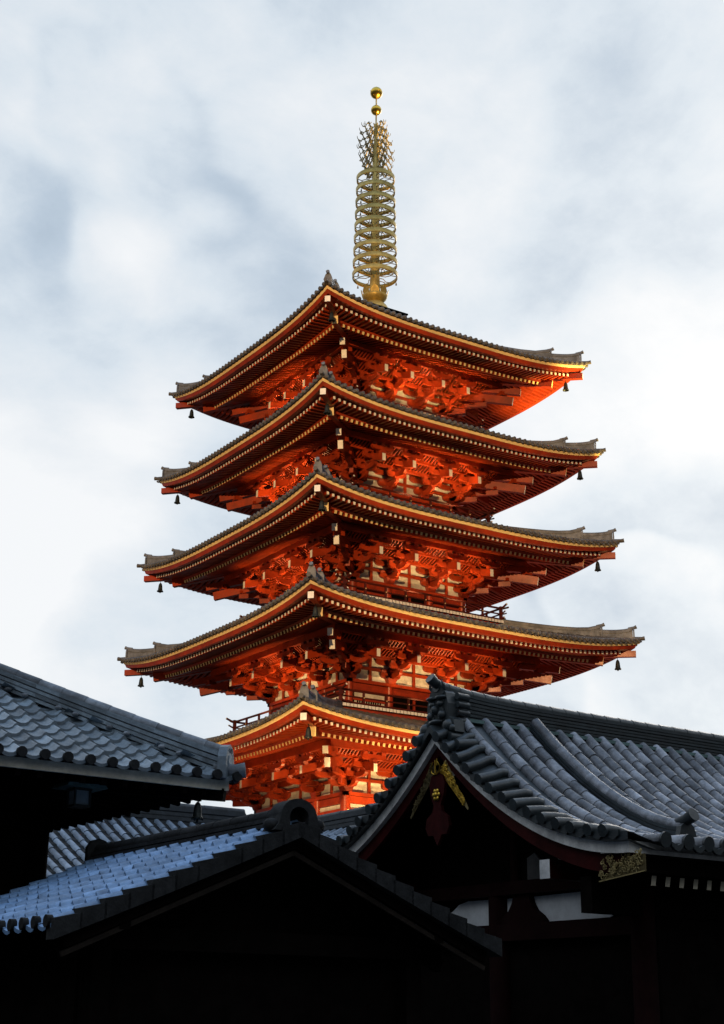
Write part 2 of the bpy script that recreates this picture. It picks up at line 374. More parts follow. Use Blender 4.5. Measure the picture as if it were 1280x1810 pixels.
def roof(i):
    W, T, B = Wd[i], Tz[i], Bd[i]; hi, H = inner(i)
    mb = MB()
    nu, nv = 28, 10
    for k in range(4):
        g = []
        for b in range(nv+1):
            v = b/nv; h = lerp(W-.12, hi, v)
            for a in range(nu+1):
                u = -1+2*a/nu; g.append(F(k, u*h, h, Sz(i, u, v)-.06))
        mb.add(g, [(b*(nu+1)+a, b*(nu+1)+a+1, (b+1)*(nu+1)+a+1, (b+1)*(nu+1)+a) for b in range(nv) for a in range(nu)], mT, .4, True)
        strip(mb, k, 28, lambda u: [F(k, u*(W-.10), W-.10, Gz(i, u)+.10), F(k, u*(W-.10), W-.10, Gz(i, u)+.20), F(k, u*(W-.5), W-.5, Gz(i, u)+.22), F(k, u*(W-.5), W-.5, Gz(i, u)+.10)], mT)
        n = int(W/.335)
        for j in range(-n, n+1):
            p = j*.335
            vmax = min(1, (W-abs(p)-.05)/(W-hi)) if abs(p) > hi else 1
            if vmax < .02: continue
            sg = max(2, int(vmax*7))
            pts = []
            for b in range(sg+1):
                v = vmax*b/sg; h = lerp(W, hi, v); pts.append(F(k, p, h, Sz(i, p/h if h > 0 else 0, v)-.01))
            tn = rnd()
            mb.tube(pts, .082, 6, mT, caps=False, tone=tn, a0=-.3, a1=math.pi+.3)
            c = F(k, p, W+.02, Sz(i, p/W, 0)-.01); _, dc = FD(k)
            mb.tube([c-dc*.08, c+dc*.015, c+dc*.03], [.098, .098, .07], 8, mT, tone=tn)
            if abs(p+.1675) < W-.1:
                q = F(k, p+.1675, W-.02, Sz(i, (p+.1675)/W, 0)-.09); dp, _ = FD(k)
                mb.prism([(-.1, .03), (-.09, -.03), (0, -.07), (.09, -.03), (.1, .03)], q, dp, (0, 0, 1), dc, .04, mT, rnd())
    r = mb.build('roof', PMATS, pagoda)
    # painted eave edge and red boards
    ec, eb = MB(), MB()
    for k in range(4):
        strip(ec, k, 32, lambda u: [F(k, u*(W-.20), W-.20, Gz(i, u)-.065), F(k, u*(W-.15), W-.15, Gz(i, u)+.065), F(k, u*(W-.4), W-.4, Gz(i, u)+.065), F(k, u*(W-.4), W-.4, Gz(i, u)-.065)], mC)
        strip(ec, k, 32, lambda u: [F(k, u*(W-.17), W-.17, Gz(i, u)+.068), F(k, u*(W-.13), W-.13, Gz(i, u)+.118), F(k, u*(W-.4), W-.4, Gz(i, u)+.118), F(k, u*(W-.4), W-.4, Gz(i, u)+.068)], mRD)
        strip(eb, k, 32, lambda u: [F(k, u*(W-.30), W-.30, Gz(i, u)-.25), F(k, u*(W-.23), W-.23, Gz(i, u)-.068), F(k, u*(W-.5), W-.5, Gz(i, u)-.068), F(k, u*(W-.5), W-.5, Gz(i, u)-.25)], mR)
        cb = W-1.75
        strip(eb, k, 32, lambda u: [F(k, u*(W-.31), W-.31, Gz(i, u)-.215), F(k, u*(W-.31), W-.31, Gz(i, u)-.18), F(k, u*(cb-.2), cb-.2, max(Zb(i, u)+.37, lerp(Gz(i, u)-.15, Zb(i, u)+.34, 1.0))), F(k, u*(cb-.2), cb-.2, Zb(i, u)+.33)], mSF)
        strip(eb, k, 32, lambda u: [F(k, u*(cb+.02), cb+.02, Zb(i, u)+.072), F(k, u*(cb+.05), cb+.05, Zb(i, u)+.20), F(k, u*(cb-.15), cb-.15, Zb(i, u)+.20), F(k, u*(cb-.15), cb-.15, Zb(i, u)+.085)], mR)
        strip(eb, k, 16, lambda u: [F(k, u*(cb-.02), cb-.02, Zb(i, u)+.075), F(k, u*(cb-.02), cb-.02, Zb(i, u)+.10), F(k, u*B, B, Zb(i, u*.5)+(cb-B)*SL+.10), F(k, u*B, B, Zb(i, u*.5)+(cb-B)*SL+.07)], mRD)
    ec.build('eave_edge', PMATS, r); eb.build('eave_board', PMATS, r)
    # hip beams, hip ridges
    for q in range(4):
        k = q                                  # corner between face k (p=-1 end) and its neighbour
        def G(d, z, k=k): return F(k, -d, d, z)
        hb = MB()
        dd = (G(1, 0)-G(0, 0)).normalized(); sd_ = dd.cross(V((0, 0, 1)))
        hb.beam(G(W-1.9, T-.56), G(W-.27, T-.60), .27, .30, mR, endm=mW, side=sd_)
        hb.beam(G(B+.1, T-.80+(W-1.5-B)*.18), G(W-1.42, T-.93), .30, .40, mR, endm=mO, side=sd_)
        hb.build('hip_beam', PMATS, r)
        rd = MB()
        def hipz(c):
            v = (W-c)/(W-hi); return T+.16+rise(i, max(0, v))*H
        for c0, c1, tip, lift in ((W-.35, W-1.50, .22, 0), (W-1.46, hi+.1, .26, .0)):
            n = 10; top = []; 
            for a in range(n+1):
                t = a/n; c = lerp(c0, c1, t)
                hgt = .26+tip*math.exp(-t*(c0-c1)/.38)
                top.append((c, hipz(c)+hgt))
            for a in range(n):
                (ca, za), (cb_, zb_) = top[a], top[a+1]
                for w_, d0, d1 in ((.13, .0, .10), (.105, .10, .16), (.125, .16, 1)):
                    lo0, lo1 = (hipz(ca)-.1, hipz(cb_)-.1)
                    A0, A1 = za-d0, zb_-d0
                    B0 = za-d1 if d1 < 1 else lo0; B1 = zb_-d1 if d1 < 1 else lo1
                    P = [G(cb_, B1)-sd_*w_, G(ca, B0)-sd_*w_, G(ca, B0)+sd_*w_, G(cb_, B1)+sd_*w_, G(cb_, A1)-sd_*w_, G(ca, A0)-sd_*w_, G(ca, A0)+sd_*w_, G(cb_, A1)+sd_*w_]
                    rd.hexa(P, mTR, rnd())
            rd.tube([G(c, z+.02) for c, z in top], .085, 8, mTR, tone=.5)
            # end tile with knob
            e0, z0 = top[0]
            rd.prism([(-.2, hipz(e0)-z0-.06), (.2, hipz(e0)-z0-.06), (.19, -.16), (.12, .02), (0, .08), (-.12, .02), (-.19, -.16)], G(e0+.04, z0), sd_, (0, 0, 1), dd, .07, mTR, .4)
            rd.tube([G(e0-.15, z0+.02), G(e0+.05, z0+.06), G(e0+.14, z0+.11)], [.075, .08, .095], 10, mTR, tone=.8)
        rd.tube([G(W-.5, T+.20), G(W-.05, T+.17), G(W+.06, T+.19)], [.10, .10, .11], 8, mT)
        rd.build('hip_ridge', PMATS, r)
    return r
def block(mb, k, p, c, z, w=.15, h=.13, m=mR):
    a, b = w*.72, w
    mb.hexa([F(k, p-a, c+a, z), F(k, p+a, c+a, z), F(k, p+a, c-a, z), F(k, p-a, c-a, z), F(k, p-b, c+b, z+h), F(k, p+b, c+b, z+h), F(k, p+b, c-b, z+h), F(k, p-b, c-b, z+h)], m)
def boat(L, h):
    l = L/2
    return [(-l, 0), (-l, -.42*h), (-.93*l, -.72*h), (-.80*l, -.92*h), (-.62*l, -h), (.62*l, -h), (.80*l, -.92*h), (.93*l, -.72*h), (l, -.42*h), (l, 0)]
def arm_lat(mb, k, p, c, z, L, h=.22, th=.17):
    dp, dc = FD(k); mb.prism(boat(L, h), F(k, p, c, z), dp, (0, 0, 1), dc, th, mR)
    for q in (-L/2+.14, 0, L/2-.14): block(mb, k, p+q, c, z, .125, .12)
def arm_out(mb, k, p, c0, c1, z, h=.22, th=.17, A=None):
    l = c1-c0; prof = [(0, 0), (0, -h), (l-.34, -h), (l-.16, -.85*h), (l-.05, -.6*h), (l, -.35*h), (l, 0)]
    dp, dc = FD(k); mb.prism(prof, F(k, p, c0, z), dc, (0, 0, 1), dp, th, mR)
def tail(mb, k, p, i):
    B, T = Bd[i], Tz[i]
    a = F(k, p, B-.1, T-.98); b = F(k, p, B+2.45, T-1.70); d = (b-a).normalized()
    dp, dc = FD(k)
    h = .19
    P = []
    for o in (-.1, .1):
        P += [a+dp*o-V((0, 0, h)), b+dp*o-V((0, 0, h)), b+dp*o+V((0, 0, h*.95)), a+dp*o+V((0, 0, h))]
    mb.add(P, [(0, 1, 2, 3), (7, 6, 5, 4), (1, 5, 6, 2), (0, 4, 5, 1), (3, 2, 6, 7), (0, 3, 7, 4)], [mR, mR, mW, mR, mR, mR])
def bracket(i, k, p, corner=False):
    B, T = Bd[i], Tz[i]; mb = MB()
    def one(k, p, L1=1.15, L2=1.7):
        block(mb, k, p, B, T-2.5, .27, .26)
        arm_lat(mb, k, p, B, T-1.98, L1, .26)
        arm_lat(mb, k, p, B, T-1.36, L2, .26)
        block(mb, k, p, B+.02, T-1.86, .14, .1)
        arm_out(mb, k, p, B-.2, B+.95, T-2.02, .26); block(mb, k, p, B+.8, T-2.02)
        arm_lat(mb, k, p, B+.8, T-1.66, 1.15, .23)
        arm_out(mb, k, p, B-.2, B+1.72, T-1.72, .24); block(mb, k, p, B+1.55, T-1.72)
        arm_lat(mb, k, p, B+1.55, T-1.34, 1.3, .23)
        tail(mb, k, p, i)
        block(mb, k, p, B+2.28, T-1.47, .14, .13)
        arm_lat(mb, k, p, B+2.28, T-1.10, 1.25, .24)
    one(k, p)
    if corner:
        k2 = (k-1) % 4; one(k2, B)                         # neighbouring face shares this corner
        def G(d, z): return F(k, -d, d, z)
        dd = (G(1, 0)-G(0, 0)).normalized(); sd_ = dd.cross(V((0, 0, 1)))
        for c0, c1, z, h in ((B-.2, B+.95, T-2.15, .26), (B-.2, B+1.75, T-1.84, .24)):
            mb.beam(G(c0, z), G(c1, z), .2, h, mR, side=sd_)
            q = G(c1-.1, z+.14); mb.box(q-V((.16, .16, 0)), q+V((.16, .16, .16)), mR)
        mb.beam(G(B, T-1.02), G(B+2.75, T-1.77), .26, .42, mR, endm=mW, side=sd_)
        mb.beam(G(B, T-.62), G(B+3.05, T-1.28), .26, .34, mR, endm=mW, side=sd_)
        q = G(B+2.35, T-1.42); mb.box(q-V((.2, .2, 0)), q+V((.2, .2, .22)), mR)
    return mb.build('bracket', PMATS, pagoda)
def body(i):
    B, T = Bd[i], Tz[i]
    zb = 5.2 if i == 0 else Tz[i-1]+1.3
    t = T-2.5
    wl, bm, sh = MB(), MB(), MB()
    cols = [-B, -B*.38, B*.38, B]
    for k in range(4):
        fbox(wl, k, -B, B, B-.2, B-.06, t, T-.9, mP)
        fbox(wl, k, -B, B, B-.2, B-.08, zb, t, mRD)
        # horizontal beams on the wall
        for z0, z1, pr in ((t-.16, t, .16), (t-.5, t-.18, .06), (T-1.96, T-1.82, .05), (T-1.24, T-1.08, .05), (zb, zb+.22, .12)):
            fbox(bm, k, -B-pr, B+pr, B-.06, B+pr, z0, z1, mR)
        # struts and stepped side beams
        for a, b in zip(cols[:-1], cols[1:]):
            c = (a+b)/2
            if b-a > 2.0 or i < 2:
                fbox(bm, k, c-.075, c+.075, B-.05, B+.03, t+.002, T-1.25, mR)
        for c, z0, z1 in ((B+.8, T-1.53, T-1.36), (B+1.55, T-1.21, T-1.03)):
            fbox(bm, k, -c-.08, c+.08, c-.07, c+.07, z0, z1, mR)
        # eave purlin
        zt = Zb(i, 0)+(Wd[i]-1.75-B-2.28)*SL-.08
        fbox(bm, k, -B-2.36, B+2.36, B+2.18, B+2.38, T-.97, zt, mR)
        # ribs between the stepped beams and the purlin, closed by a board above
        n = int((B+1.55)*2/.19)
        for j in range(n+1):
            p = -(B+1.5)+j*.19
            sh.beam(F(k, p, B+1.62, T-1.10), F(k, p, B+2.2, zt-.1), .06, .07, mR)
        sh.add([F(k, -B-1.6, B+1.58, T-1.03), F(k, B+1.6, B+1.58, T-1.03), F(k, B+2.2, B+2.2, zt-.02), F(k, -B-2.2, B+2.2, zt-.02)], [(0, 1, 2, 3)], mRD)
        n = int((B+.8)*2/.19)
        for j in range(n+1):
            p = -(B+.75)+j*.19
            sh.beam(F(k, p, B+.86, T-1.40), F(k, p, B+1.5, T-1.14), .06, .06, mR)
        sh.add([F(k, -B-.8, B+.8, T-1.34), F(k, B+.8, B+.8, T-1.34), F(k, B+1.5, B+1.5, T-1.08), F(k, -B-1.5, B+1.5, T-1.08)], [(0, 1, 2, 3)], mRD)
        # wall below the brackets
        h0, h1 = zb+.22, t-.5
        if i > 0:
            for a, b in ((cols[0], cols[1]), (cols[2], cols[3])):
                fbox(wl, k, a+.3, b-.3, B-.06, B-.02, h0+.12, h1-.12, mP)
                for z in (h0+.42,): fbox(bm, k, a+.1, b-.1, B-.05, B+.03, z, z+.12, mR)
                n = int((b-a-.8)/.13)
                for j in range(n): fbox(wl, k, a+.42+j*.13, a+.48+j*.13, B-.02, B+.02, h0+.12, h0+.42, mDK)
            fbox(wl, k, cols[1]+.2, cols[2]-.2, B-.06, B-.01, h0, h1, mDK)
            fbox(bm, k, -.06, .06, B-.02, B+.05, h0, h1, mR)
        else:
            fbox(wl, k, -B+.15, B-.15, B-.07, B-.03, t-.80, t-.52, mP)
            fbox(bm, k, -B-.09, B+.09, B-.06, B+.09, t-.98, t-.74, mR)
            for a, b in ((cols[0], cols[1]), (cols[1], cols[2]), (cols[2], cols[3])):
                fbox(wl, k, a+.2, a+.42, B-.06, B-.02, 6, t-1.0, mP); fbox(wl, k, b-.42, b-.2, B-.06, B-.02, 6, t-1.0, mP)
                fbox(bm, k, a+.42, a+.58, B-.06, B+.05, 6, t-.98, mR); fbox(bm, k, b-.58, b-.42, B-.06, B+.05, 6, t-.98, mR)
                fbox(bm, k, a+.58, b-.58, B-.06, B+.045, t-1.16, t-.98, mR)
                n = int((b-a-1.16)/.11)
                fbox(wl, k, a+.58, b-.58, B-.07, B-.05, 6, t-1.16, mDK)
                for j in range(n): fbox(wl, k, a+.6+j*.11, a+.66+j*.11, B-.05, B-.0, 6.5, t-1.16, mGR)
            for p in cols[:-1]:   # gilt nail covers
                for dz in (-.86,): 
                    c = F(k, p, B+.2, t+dz); _, dc = FD(k); bm.tube([c-dc*.06, c+dc*.02], .055, 8, mO)
        for p in cols:
            q = MB(); 
            if p < B-.01:
                q.tube([F(k, p, B-.05, zb), F(k, p, B-.05, t-.17)], .19 if i else .24, 14, mR); q.build('column', PMATS, pagoda)
    fr = wl.build('storey_wall', PMATS, pagoda); bm.build('wall_beams', PMATS, fr); sh.build('eave_ribs', PMATS, fr)
    for k in range(4):
        bracket(i, k, cols[0], True)
        for p in cols[1:3]: bracket(i, k, p)
def balcony(i):
    B, z = Bd[i]+1.6, Tz[i-1]+1.36
    fl, rl = MB(), MB()
    for k in range(4):
        fbox(fl, k, -B+.1, B-.1, Bd[i], B-.08, z-.12, z-.02, mRD)
        fbox(fl, k, -B+.15, B-.15, B-.35, B-.15, z-.42, z-.121, mR)
        fbox(fl, k, -Bd[i]-.6, Bd[i]+.6, Bd[i]+.35, Bd[i]+.6, z-.75, z-.30, mRD)
        n = int(2*B/.20); w = 2*B/n
        for j in range(n): fbox(fl, k, -B+j*w+.012, -B+(j+1)*w-.012, B-.5, B, z-.14, z+.0, [mRD, mRD, mW, mRD, mRD, mRD])
        # railing: posts, three rails that cross and kick up at the corners
        c = B-.22
        for zz, r, ext in ((.10, .05, .28), (.38, .04, .36), (.68, .055, .5)):
            pts = [F(k, -c-ext, c, z+zz+ext*.28), F(k, -c-ext*.4, c, z+zz+ext*.06), F(k, -c, c, z+zz), F(k, c, c, z+zz), F(k, c+ext*.4, c, z+zz+ext*.06), F(k, c+ext, c, z+zz+ext*.28)]
            rl.tube(pts, r, 6, mRD, smooth=False, capm=mW)
        n = max(2, round(2*c/1.25))
        for j in range(n+1):
            p = lerp(-c, c, j/n); big = j in (0, n)
            if big and j == n: continue
            s_ = .07 if big else .045
            fbox(rl, k, p-s_, p+s_, c-s_, c+s_, z, z+(.78 if big else .64), mRD)
            q = F(k, p, c, z+.38); _, dc = FD(k)
            rl.tube([q+dc*.03, q+dc*.06], .03, 6, mO); 
    b = fl.build('balcony', PMATS, pagoda); rl.build('railing', PMATS, b)
for i in range(5):
    rafters(i); roof(i); body(i)
    if i: balcony(i)
tag(rest.build('rafter', PMATS, pagoda), kind='stuff')
mb = MB(); mb.box((-9, -9, 0), (9, 9, 5), 0); mb.box((-9.4, -9.4, 4.9), (9.4, 9.4, 5.2), 0)
mb.build('base', [REDD], pagoda)
# ---- spire
sp = empty('spire', (0, 0, 0), 0, pagoda); GM = [GOLD, GOLD2, BRIGHT]
mb = MB()
for k in range(4):
    fbox(mb, k, -1.15, 1.15, 0, 1.15, 37.5, 38.62, 0); fbox(mb, k, -1.34, 1.34, 0, 1.34, 38.62, 38.70, 0); fbox(mb, k, -1.24, 1.24, 0, 1.24, 38.55, 38.62, 0)
mb.build('dew_basin', GM, sp)
mb = MB(); mb.lathe([(.86, 38.70), (.86, 38.8), (.82, 39.05), (.70, 39.3), (.5, 39.5), (.36, 39.58)], n=32); mb.build('inverted_bowl', GM, sp)
mb = MB(); mb.lathe([(.36, 39.56), (.5, 39.62), (.66, 39.80), (.72, 39.95), (.70, 39.96), (.5, 39.8), (.3, 39.75)], n=32)
for j in range(8):
    a = j*math.pi/4+.2; d = V((math.cos(a), math.sin(a), 0)); s_ = V((-math.sin(a), math.cos(a), 0))
    mb.prism([(-.2, 0), (.2, 0), (.24, .2), (.14, .36), (0, .46), (-.14, .36), (-.24, .2)], d*.66+V((0, 0, 39.9)), s_, V(d*.25+V((0, 0, .95))), d, .03, 0)
mb.lathe([(.30, 39.8), (.34, 40.1), (.30, 40.5), (.28, 41)], n=20)
mb.build('lotus_petals', GM, sp)
mb = MB(); mb.lathe([(.28, 40), (.27, 41), (.25, 43), (.21, 47.6), (.20, 47.62), (.20, 49.6), (.13, 49.65), (.10, 51.1), (.045, 51.15), (.04, 53.3)], n=18); mb.build('pole', GM, sp)
for j in range(9):
    z = 41.20+j*.775; r = 1.27-j*.022
    q = MB(); h = .25
    q.lathe([(r, z-h/2), (r+.02, z+h/2), (r-.03, z+h/2), (r-.05, z-h/2), (r, z-h/2)], n=48)
    for a_ in range(6):
        a = a_*math.pi/3+.3; d = V((math.cos(a), math.sin(a), 0)); s_ = V((-math.sin(a), math.cos(a), 0))
        for sg in (-1, 1):
            pts = [d*.25+V((0, 0, z)), d*(.25+.3*(r-.25))+s_*.16*sg+V((0, 0, z)), d*(.25+.65*(r-.25))+s_*.05*sg+V((0, 0, z)), d*(r-.04)+s_*.26*sg+V((0, 0, z))]
            q.tube(pts, .025, 5, 1, caps=False)
    for a_ in range(6):
        a = a_*math.pi/3+.8; c = V((r*math.cos(a), r*math.sin(a), z-.2))
        q.lathe([(.015, .05), (.03, .02), (.05, -.1), (.06, -.12)], c, 6, 1)
    q.build('ring', GM, sp)
def fin(ang):
    mb = MB(); rr = random.Random(3)
    d = V((math.cos(ang), math.sin(ang), 0)); n = V((-math.sin(ang), math.cos(ang), 0))
    def lim(z):
        tb = [(47.75, .80), (48.2, 1.16), (49.0, 1.24), (49.8, 1.22), (50.4, 1.05), (51.05, .72), (51.2, .5)]
        for (a, ra), (b, rb) in zip(tb[:-1], tb[1:]):
            if a <= z <= b: return lerp(ra, rb, (z-a)/(b-a))
        return 0
    s_ = .17; pts = {}
    rows = int(3.5/(s_*.87))
    def nd(i, j):
        if (i, j) not in pts:
            pts[(i, j)] = (.10+i*s_*.5+rr.uniform(-.03, .03), 47.7+j*s_*.87+rr.uniform(-.03, .03))
        return pts[(i, j)]
    def seg(a, b, w=.04):
        A = d*a[0]+V((0, 0, a[1])); B_ = d*b[0]+V((0, 0, b[1])); mb.beam(A, B_, w, w*.8, 0, side=n)
    # honeycomb lattice with outward curling tips
    for j in range(rows):
        for i in range(0, 26):
            x, y = i, j
            if (x+ (y//1)) % 2: continue
            if (x//2+y) % 3 == 2: continue
            for dx, dy in ((2, 0), (1, 1), (-1, 1)):
                X, Y = x+dx, y+dy
                if (X//2+Y) % 3 == 2 and (rr.random() < .85): continue
                if X < 0: continue
                a, b = nd(x, y), nd(X, Y)
                if b[1] > 51.15: continue
                la, lb = lim(a[1]), lim(b[1])
                if a[0] < la and b[0] < lb: seg(a, b, .052)
                elif a[0] < la:
                    o = (a[0]+.08, a[1]+.10); seg(a, o, .03); seg(o, (o[0]+.01, o[1]+.12), .024)
    seg((.1, 47.75), (.8, 48.0), .05)
    return mb.build('flame_fin', [GOLD2], sp)
for q in range(4): fin(q*math.pi/2)
for z, r, nm in ((52.06, .31, 'jewel'), (53.24, .36, 'jewel')):
    q = MB(); q.lathe([(.03, -r*1.05)]+[(r*math.sin(t), -r*math.cos(t)) for t in [x*math.pi/12 for x in range(1, 12)]]+[(.04, r*1.02), (.01, r*1.25)], (0, 0, z), 24, 2)
    if z > 52.5:
        for a in range(4):
            d = V((math.cos(a*math.pi/2), math.sin(a*math.pi/2), 0)); q.beam(d*(r-.02)+V((0, 0, z)), d*(r+.08)+V((0, 0, z+.01)), .05, .05, 2, w2=.01, h2=.01)
    q.build(nm, GM, sp)
# ---- wind bells (things that hang from the hip beams)
def bellmesh(s_=1.0):
    mb = MB()
    mb.tube([(0, 0, 0), (0, 0, -.17*s_)], .012*s_, 6, 0)
    mb.lathe([(.01, -.13), (.035, -.14), (.075, -.19), (.10, -.28), (.115, -.42), (.13, -.54), (.17, -.60), (.175, -.62), (.14, -.60), (.10, -.5), (.05, -.3)] if s_ == 1 else [(a*s_, b*s_) for a, b in [(.01, -.13), (.035, -.14), (.075, -.19), (.10, -.28), (.115, -.42), (.13, -.54), (.17, -.60), (.14, -.60), (.05, -.3)]], n=14)
    for a in range(4):
        c = V((math.cos(a*math.pi/2), math.sin(a*math.pi/2), 0)); mb.ball(c*.16*s_+V((0, 0, -.60*s_)), .035*s_, 0, 6)
    mb.tube([(0, 0, -.3*s_), (0, 0, -.68*s_)], .012*s_, 5); mb.ball((0, 0, -.66*s_), .045*s_, 0, 6)
    return mb
names = ['lowest roof', 'second roof up', 'middle roof', 'fourth roof up', 'topmost roof']
first = None
for i in range(5):
    for (sx, sy, w_) in ((-1, -1, 'near'), (1, -1, 'right'), (-1, 1, 'left')):
        if i == 0 and w_ != 'near': continue
        if first is None:
            b = bellmesh().build('wind_bell', [BRONZE]); first = b
        else: b = first.copy(); COL.objects.link(b)
        q = Wd[i]-.92
        b.location = (sx*q, sy*q, Tz[i]-.72)
        tag(b, 'dark bronze wind bell under the %s corner of the pagoda\'s %s' % (w_, names[i]), 'bell', 'wind bells hanging from the pagoda eaves')
# ================================================================== tile helpers
def rollrow(mb, pts_fn, n, r, m, seg=6, tn=.5, ends=True):
    """a row of overlapping half-round tiles; pts_fn(t) -> point; n tiles, each a little tapered"""
    for a in range(n):
        p0, p1 = pts_fn(a/n), pts_fn((a+1.06)/n if a < n-1 else 1)
        t = rnd(); j = V((rnd()-.5, rnd()-.5, rnd()-.5))*r*.10
        mb.tube([p0+j, p0.lerp(p1, .5)+j, p1+j*.5], [r*1.06, r*1.0, r*.93], seg, m, caps=True, tone=t, a0=-.35, a1=math.pi+.35)
# ================================================================== RIGHT HALL (gable with round tiles)
hall = empty('gabled_hall', (-25.34, -45.52, 0), R(2))
tag(hall, 'temple hall with curved silvery tile roof, white edged gable and demon face ridge tile', 'hall')
HW = 4.7; LEN = 15.0
def bz(o): return 4.14+2.29*(1-min(1, abs(o)/HW))**1.9 if abs(o) <= HW else 4.14
def sz(o):
    t = abs(o)/HW
    return 4.30+2.75*max(0, 1-t)**1.8 - max(0, t-1)*.5
def SA(x, y):                                   # roof surface, verge curls down towards x<0.25
    o = y-HW; z = sz(o)
    if x < .3: z -= (sz(o)-(bz(o)+.27))*min(1, (.3-x)/.55)**1.3
    return V((x, y, z))
AM = [TILEA, TILEAD, COPPER]
mb = MB()
xs = [-.32, -.2, -.05, .1, .3]+[x for x in range(1, 16)]
ys = [lerp(-.12, 2*HW+.12, j/48) for j in range(49)]
g = [SA(x, y) for y in ys for x in xs]; nx = len(xs)
mb.add(g, [(b*nx+a, b*nx+a+1, (b+1)*nx+a+1, (b+1)*nx+a) for b in range(48) for a in range(nx-1)], 1, .4, True)
g2 = [q-V((0, 0, .12)) for q in g]
mb.add(g2, [(b*nx+a, (b+1)*nx+a, (b+1)*nx+a+1, b*nx+a+1) for b in range(48) for a in range(nx-1)], 1, .4, True)
mb.add([SA(-.32, y) for y in ys]+[SA(-.32, y)-V((0, 0, .12)) for y in ys], [(b, b+1, 49+b+1, 49+b) for b in range(48)], 1)
rollx = [.28, .78, 1.22, 1.62]+[2.22+.37*j for j in range(34)]
def slope(x, side):
    # parameterised by arc so that tiles have equal lengths
    N_ = 60; P = [SA(x, (HW-.22-(HW+.05)*a/N_) if side < 0 else (HW+.22+(HW+.05)*a/N_)) for a in range(N_+1)]
    ls = [0]
    for a in range(N_): ls.append(ls[-1]+(P[a+1]-P[a]).length)
    def f(t):
        s_ = t*ls[-1]
        for a in range(N_):
            if ls[a+1] >= s_: return P[a].lerp(P[a+1], (s_-ls[a])/max(1e-6, ls[a+1]-ls[a]))+V((0, 0, .035))
        return P[-1]+V((0, 0, .035))
    return f, ls[-1]
for side in (-1, 1):
    for x in rollx:
        f, l = slope(x, side); n = int(l/.36)
        rollrow(mb, lambda t: f(1-t), n, .105 if x > .5 else .085, 0, 8 if x < 6 else 5)
        c = f(1); mb.tube([c+V((0, .02*side, .0)), c+V((0, .06*side, -.005))], .12, 14, 1, tone=.1, upv=(0, 0, 1))
    # stepped pans between the rolls
    for a, b in zip(rollx[:-1], rollx[1:]):
        fa, l = slope(a, side); fb, _ = slope(b, side)
        n = int(l/.24)
        for j in range(n):
            p = [fa(j/n)-V((0, 0, .05)), fb(j/n)-V((0, 0, .05)), fb((j+1)/n)-V((0, 0, .01)), fa((j+1)/n)-V((0, 0, .01))]
            mid0, mid1 = (p[0]+p[1])/2-V((0, 0, .03)), (p[2]+p[3])/2-V((0, 0, .03))
            q = [p[0], mid0, p[1], p[3], mid1, p[2]]
            q += [x_-V((0, 0, .05)) for x_ in (p[3], mid1, p[2])]
            mb.add(q, [(0, 1, 4, 3), (1, 2, 5, 4), (3, 4, 7, 6), (4, 5, 8, 7)], 1, rnd()*.6)
        c = (fa(1)+fb(1))/2+V((0, .03*side, -.07))
        mb.prism([(-.13, .05), (-.12, -.02), (-.06, -.07), (0, -.085), (.06, -.07), (.12, -.02), (.13, .05), (0, -.0)], c, (1, 0, 0), (0, 0, 1), (0, 1, 0), .05, 1, .3)
    # short verge tiles across the rake
    N_ = 80; P = [HW+side*(.30+(HW-.28)*a/N_) for a in range(N_+1)]
    pts = [SA(-.3, y) for y in P]; acc = 0; nxt = .05
    for a in range(N_):
        acc += (pts[a+1]-pts[a]).length
        if acc >= nxt:
            nxt += .355; y = P[a]
            q = [SA(.26, y)+V((0, 0, .02)), SA(.08, y)+V((0, 0, .06)), SA(-.15, y)+V((0, 0, .055)), SA(-.36, y)+V((0, 0, .035)), SA(-.32, y)+V((-.10, 0, .02))]
            mb.tube(q[:4]+[q[4]], [.08, .085, .09, .095, .10], 10, 1, tone=rnd())
            y2 = P[min(N_, a+3)]
            c = (SA(-.34, y2)+V((0, 0, -.035)))
            mb.prism([(-.12, .06), (-.1, -.03), (0, -.08), (.1, -.03), (.12, .06)], c, (0, 1, 0), (0, 0, 1), (1, 0, 0), .05, 1, .3)
ra = mb.build('roof', AM, hall)
def layered(mb, fn, n, z0, z1, w, layers, m, seg=.5, cap=.1, capm=0, side=V((0, 1, 0))):
    """ridge of stacked thin tiles: fn(t)->(point at roof line, extra height)"""
    for a in range(n):
        A, ha = fn(a/n); B_, hb = fn((a+1)/n)
        for l in range(layers):
            u0, u1 = l/layers, (l+.72)/layers; ww = w*(1.0-.12*(l/layers))+.012*(l % 2)
            for (e0, e1, wx, mm) in ((u0, u1, ww, m), (u1, (l+1)/layers, ww-.035, m)):
                zA0, zA1 = lerp(z0, z1+ha, e0), lerp(z0, z1+ha, e1); zB0, zB1 = lerp(z0, z1+hb, e0), lerp(z0, z1+hb, e1)
                Z = V((0, 0, 1))
                mb.hexa([A-side*wx+Z*zA0, B_-side*wx+Z*zB0, B_+side*wx+Z*zB0, A+side*wx+Z*zA0, A-side*wx+Z*zA1, B_-side*wx+Z*zB1, B_+side*wx+Z*zB1, A+side*wx+Z*zA1], mm, rnd())
        mb.tube([A+V((0, 0, z1+ha+.01)), B_+V((0, 0, z1+hb+.01))], [cap*1.04, cap*.97], 10, capm, tone=rnd())
mb = MB()
def rf(t):
    x = lerp(-.15, LEN, t**1.15); return V((x, HW, 0)), .16*math.exp(-max(0, x+.15)/.8)
layered(mb, rf, 40, 6.72, 7.28, .20, 9, 1, capm=1, cap=.115)
mb.box((.35, HW-.33, 6.80), (LEN, HW-.2, 6.86), 2); mb.box((.35, HW+.2, 6.80), (LEN, HW+.33, 6.86), 2)
mb.build('ridge', AM, ra)
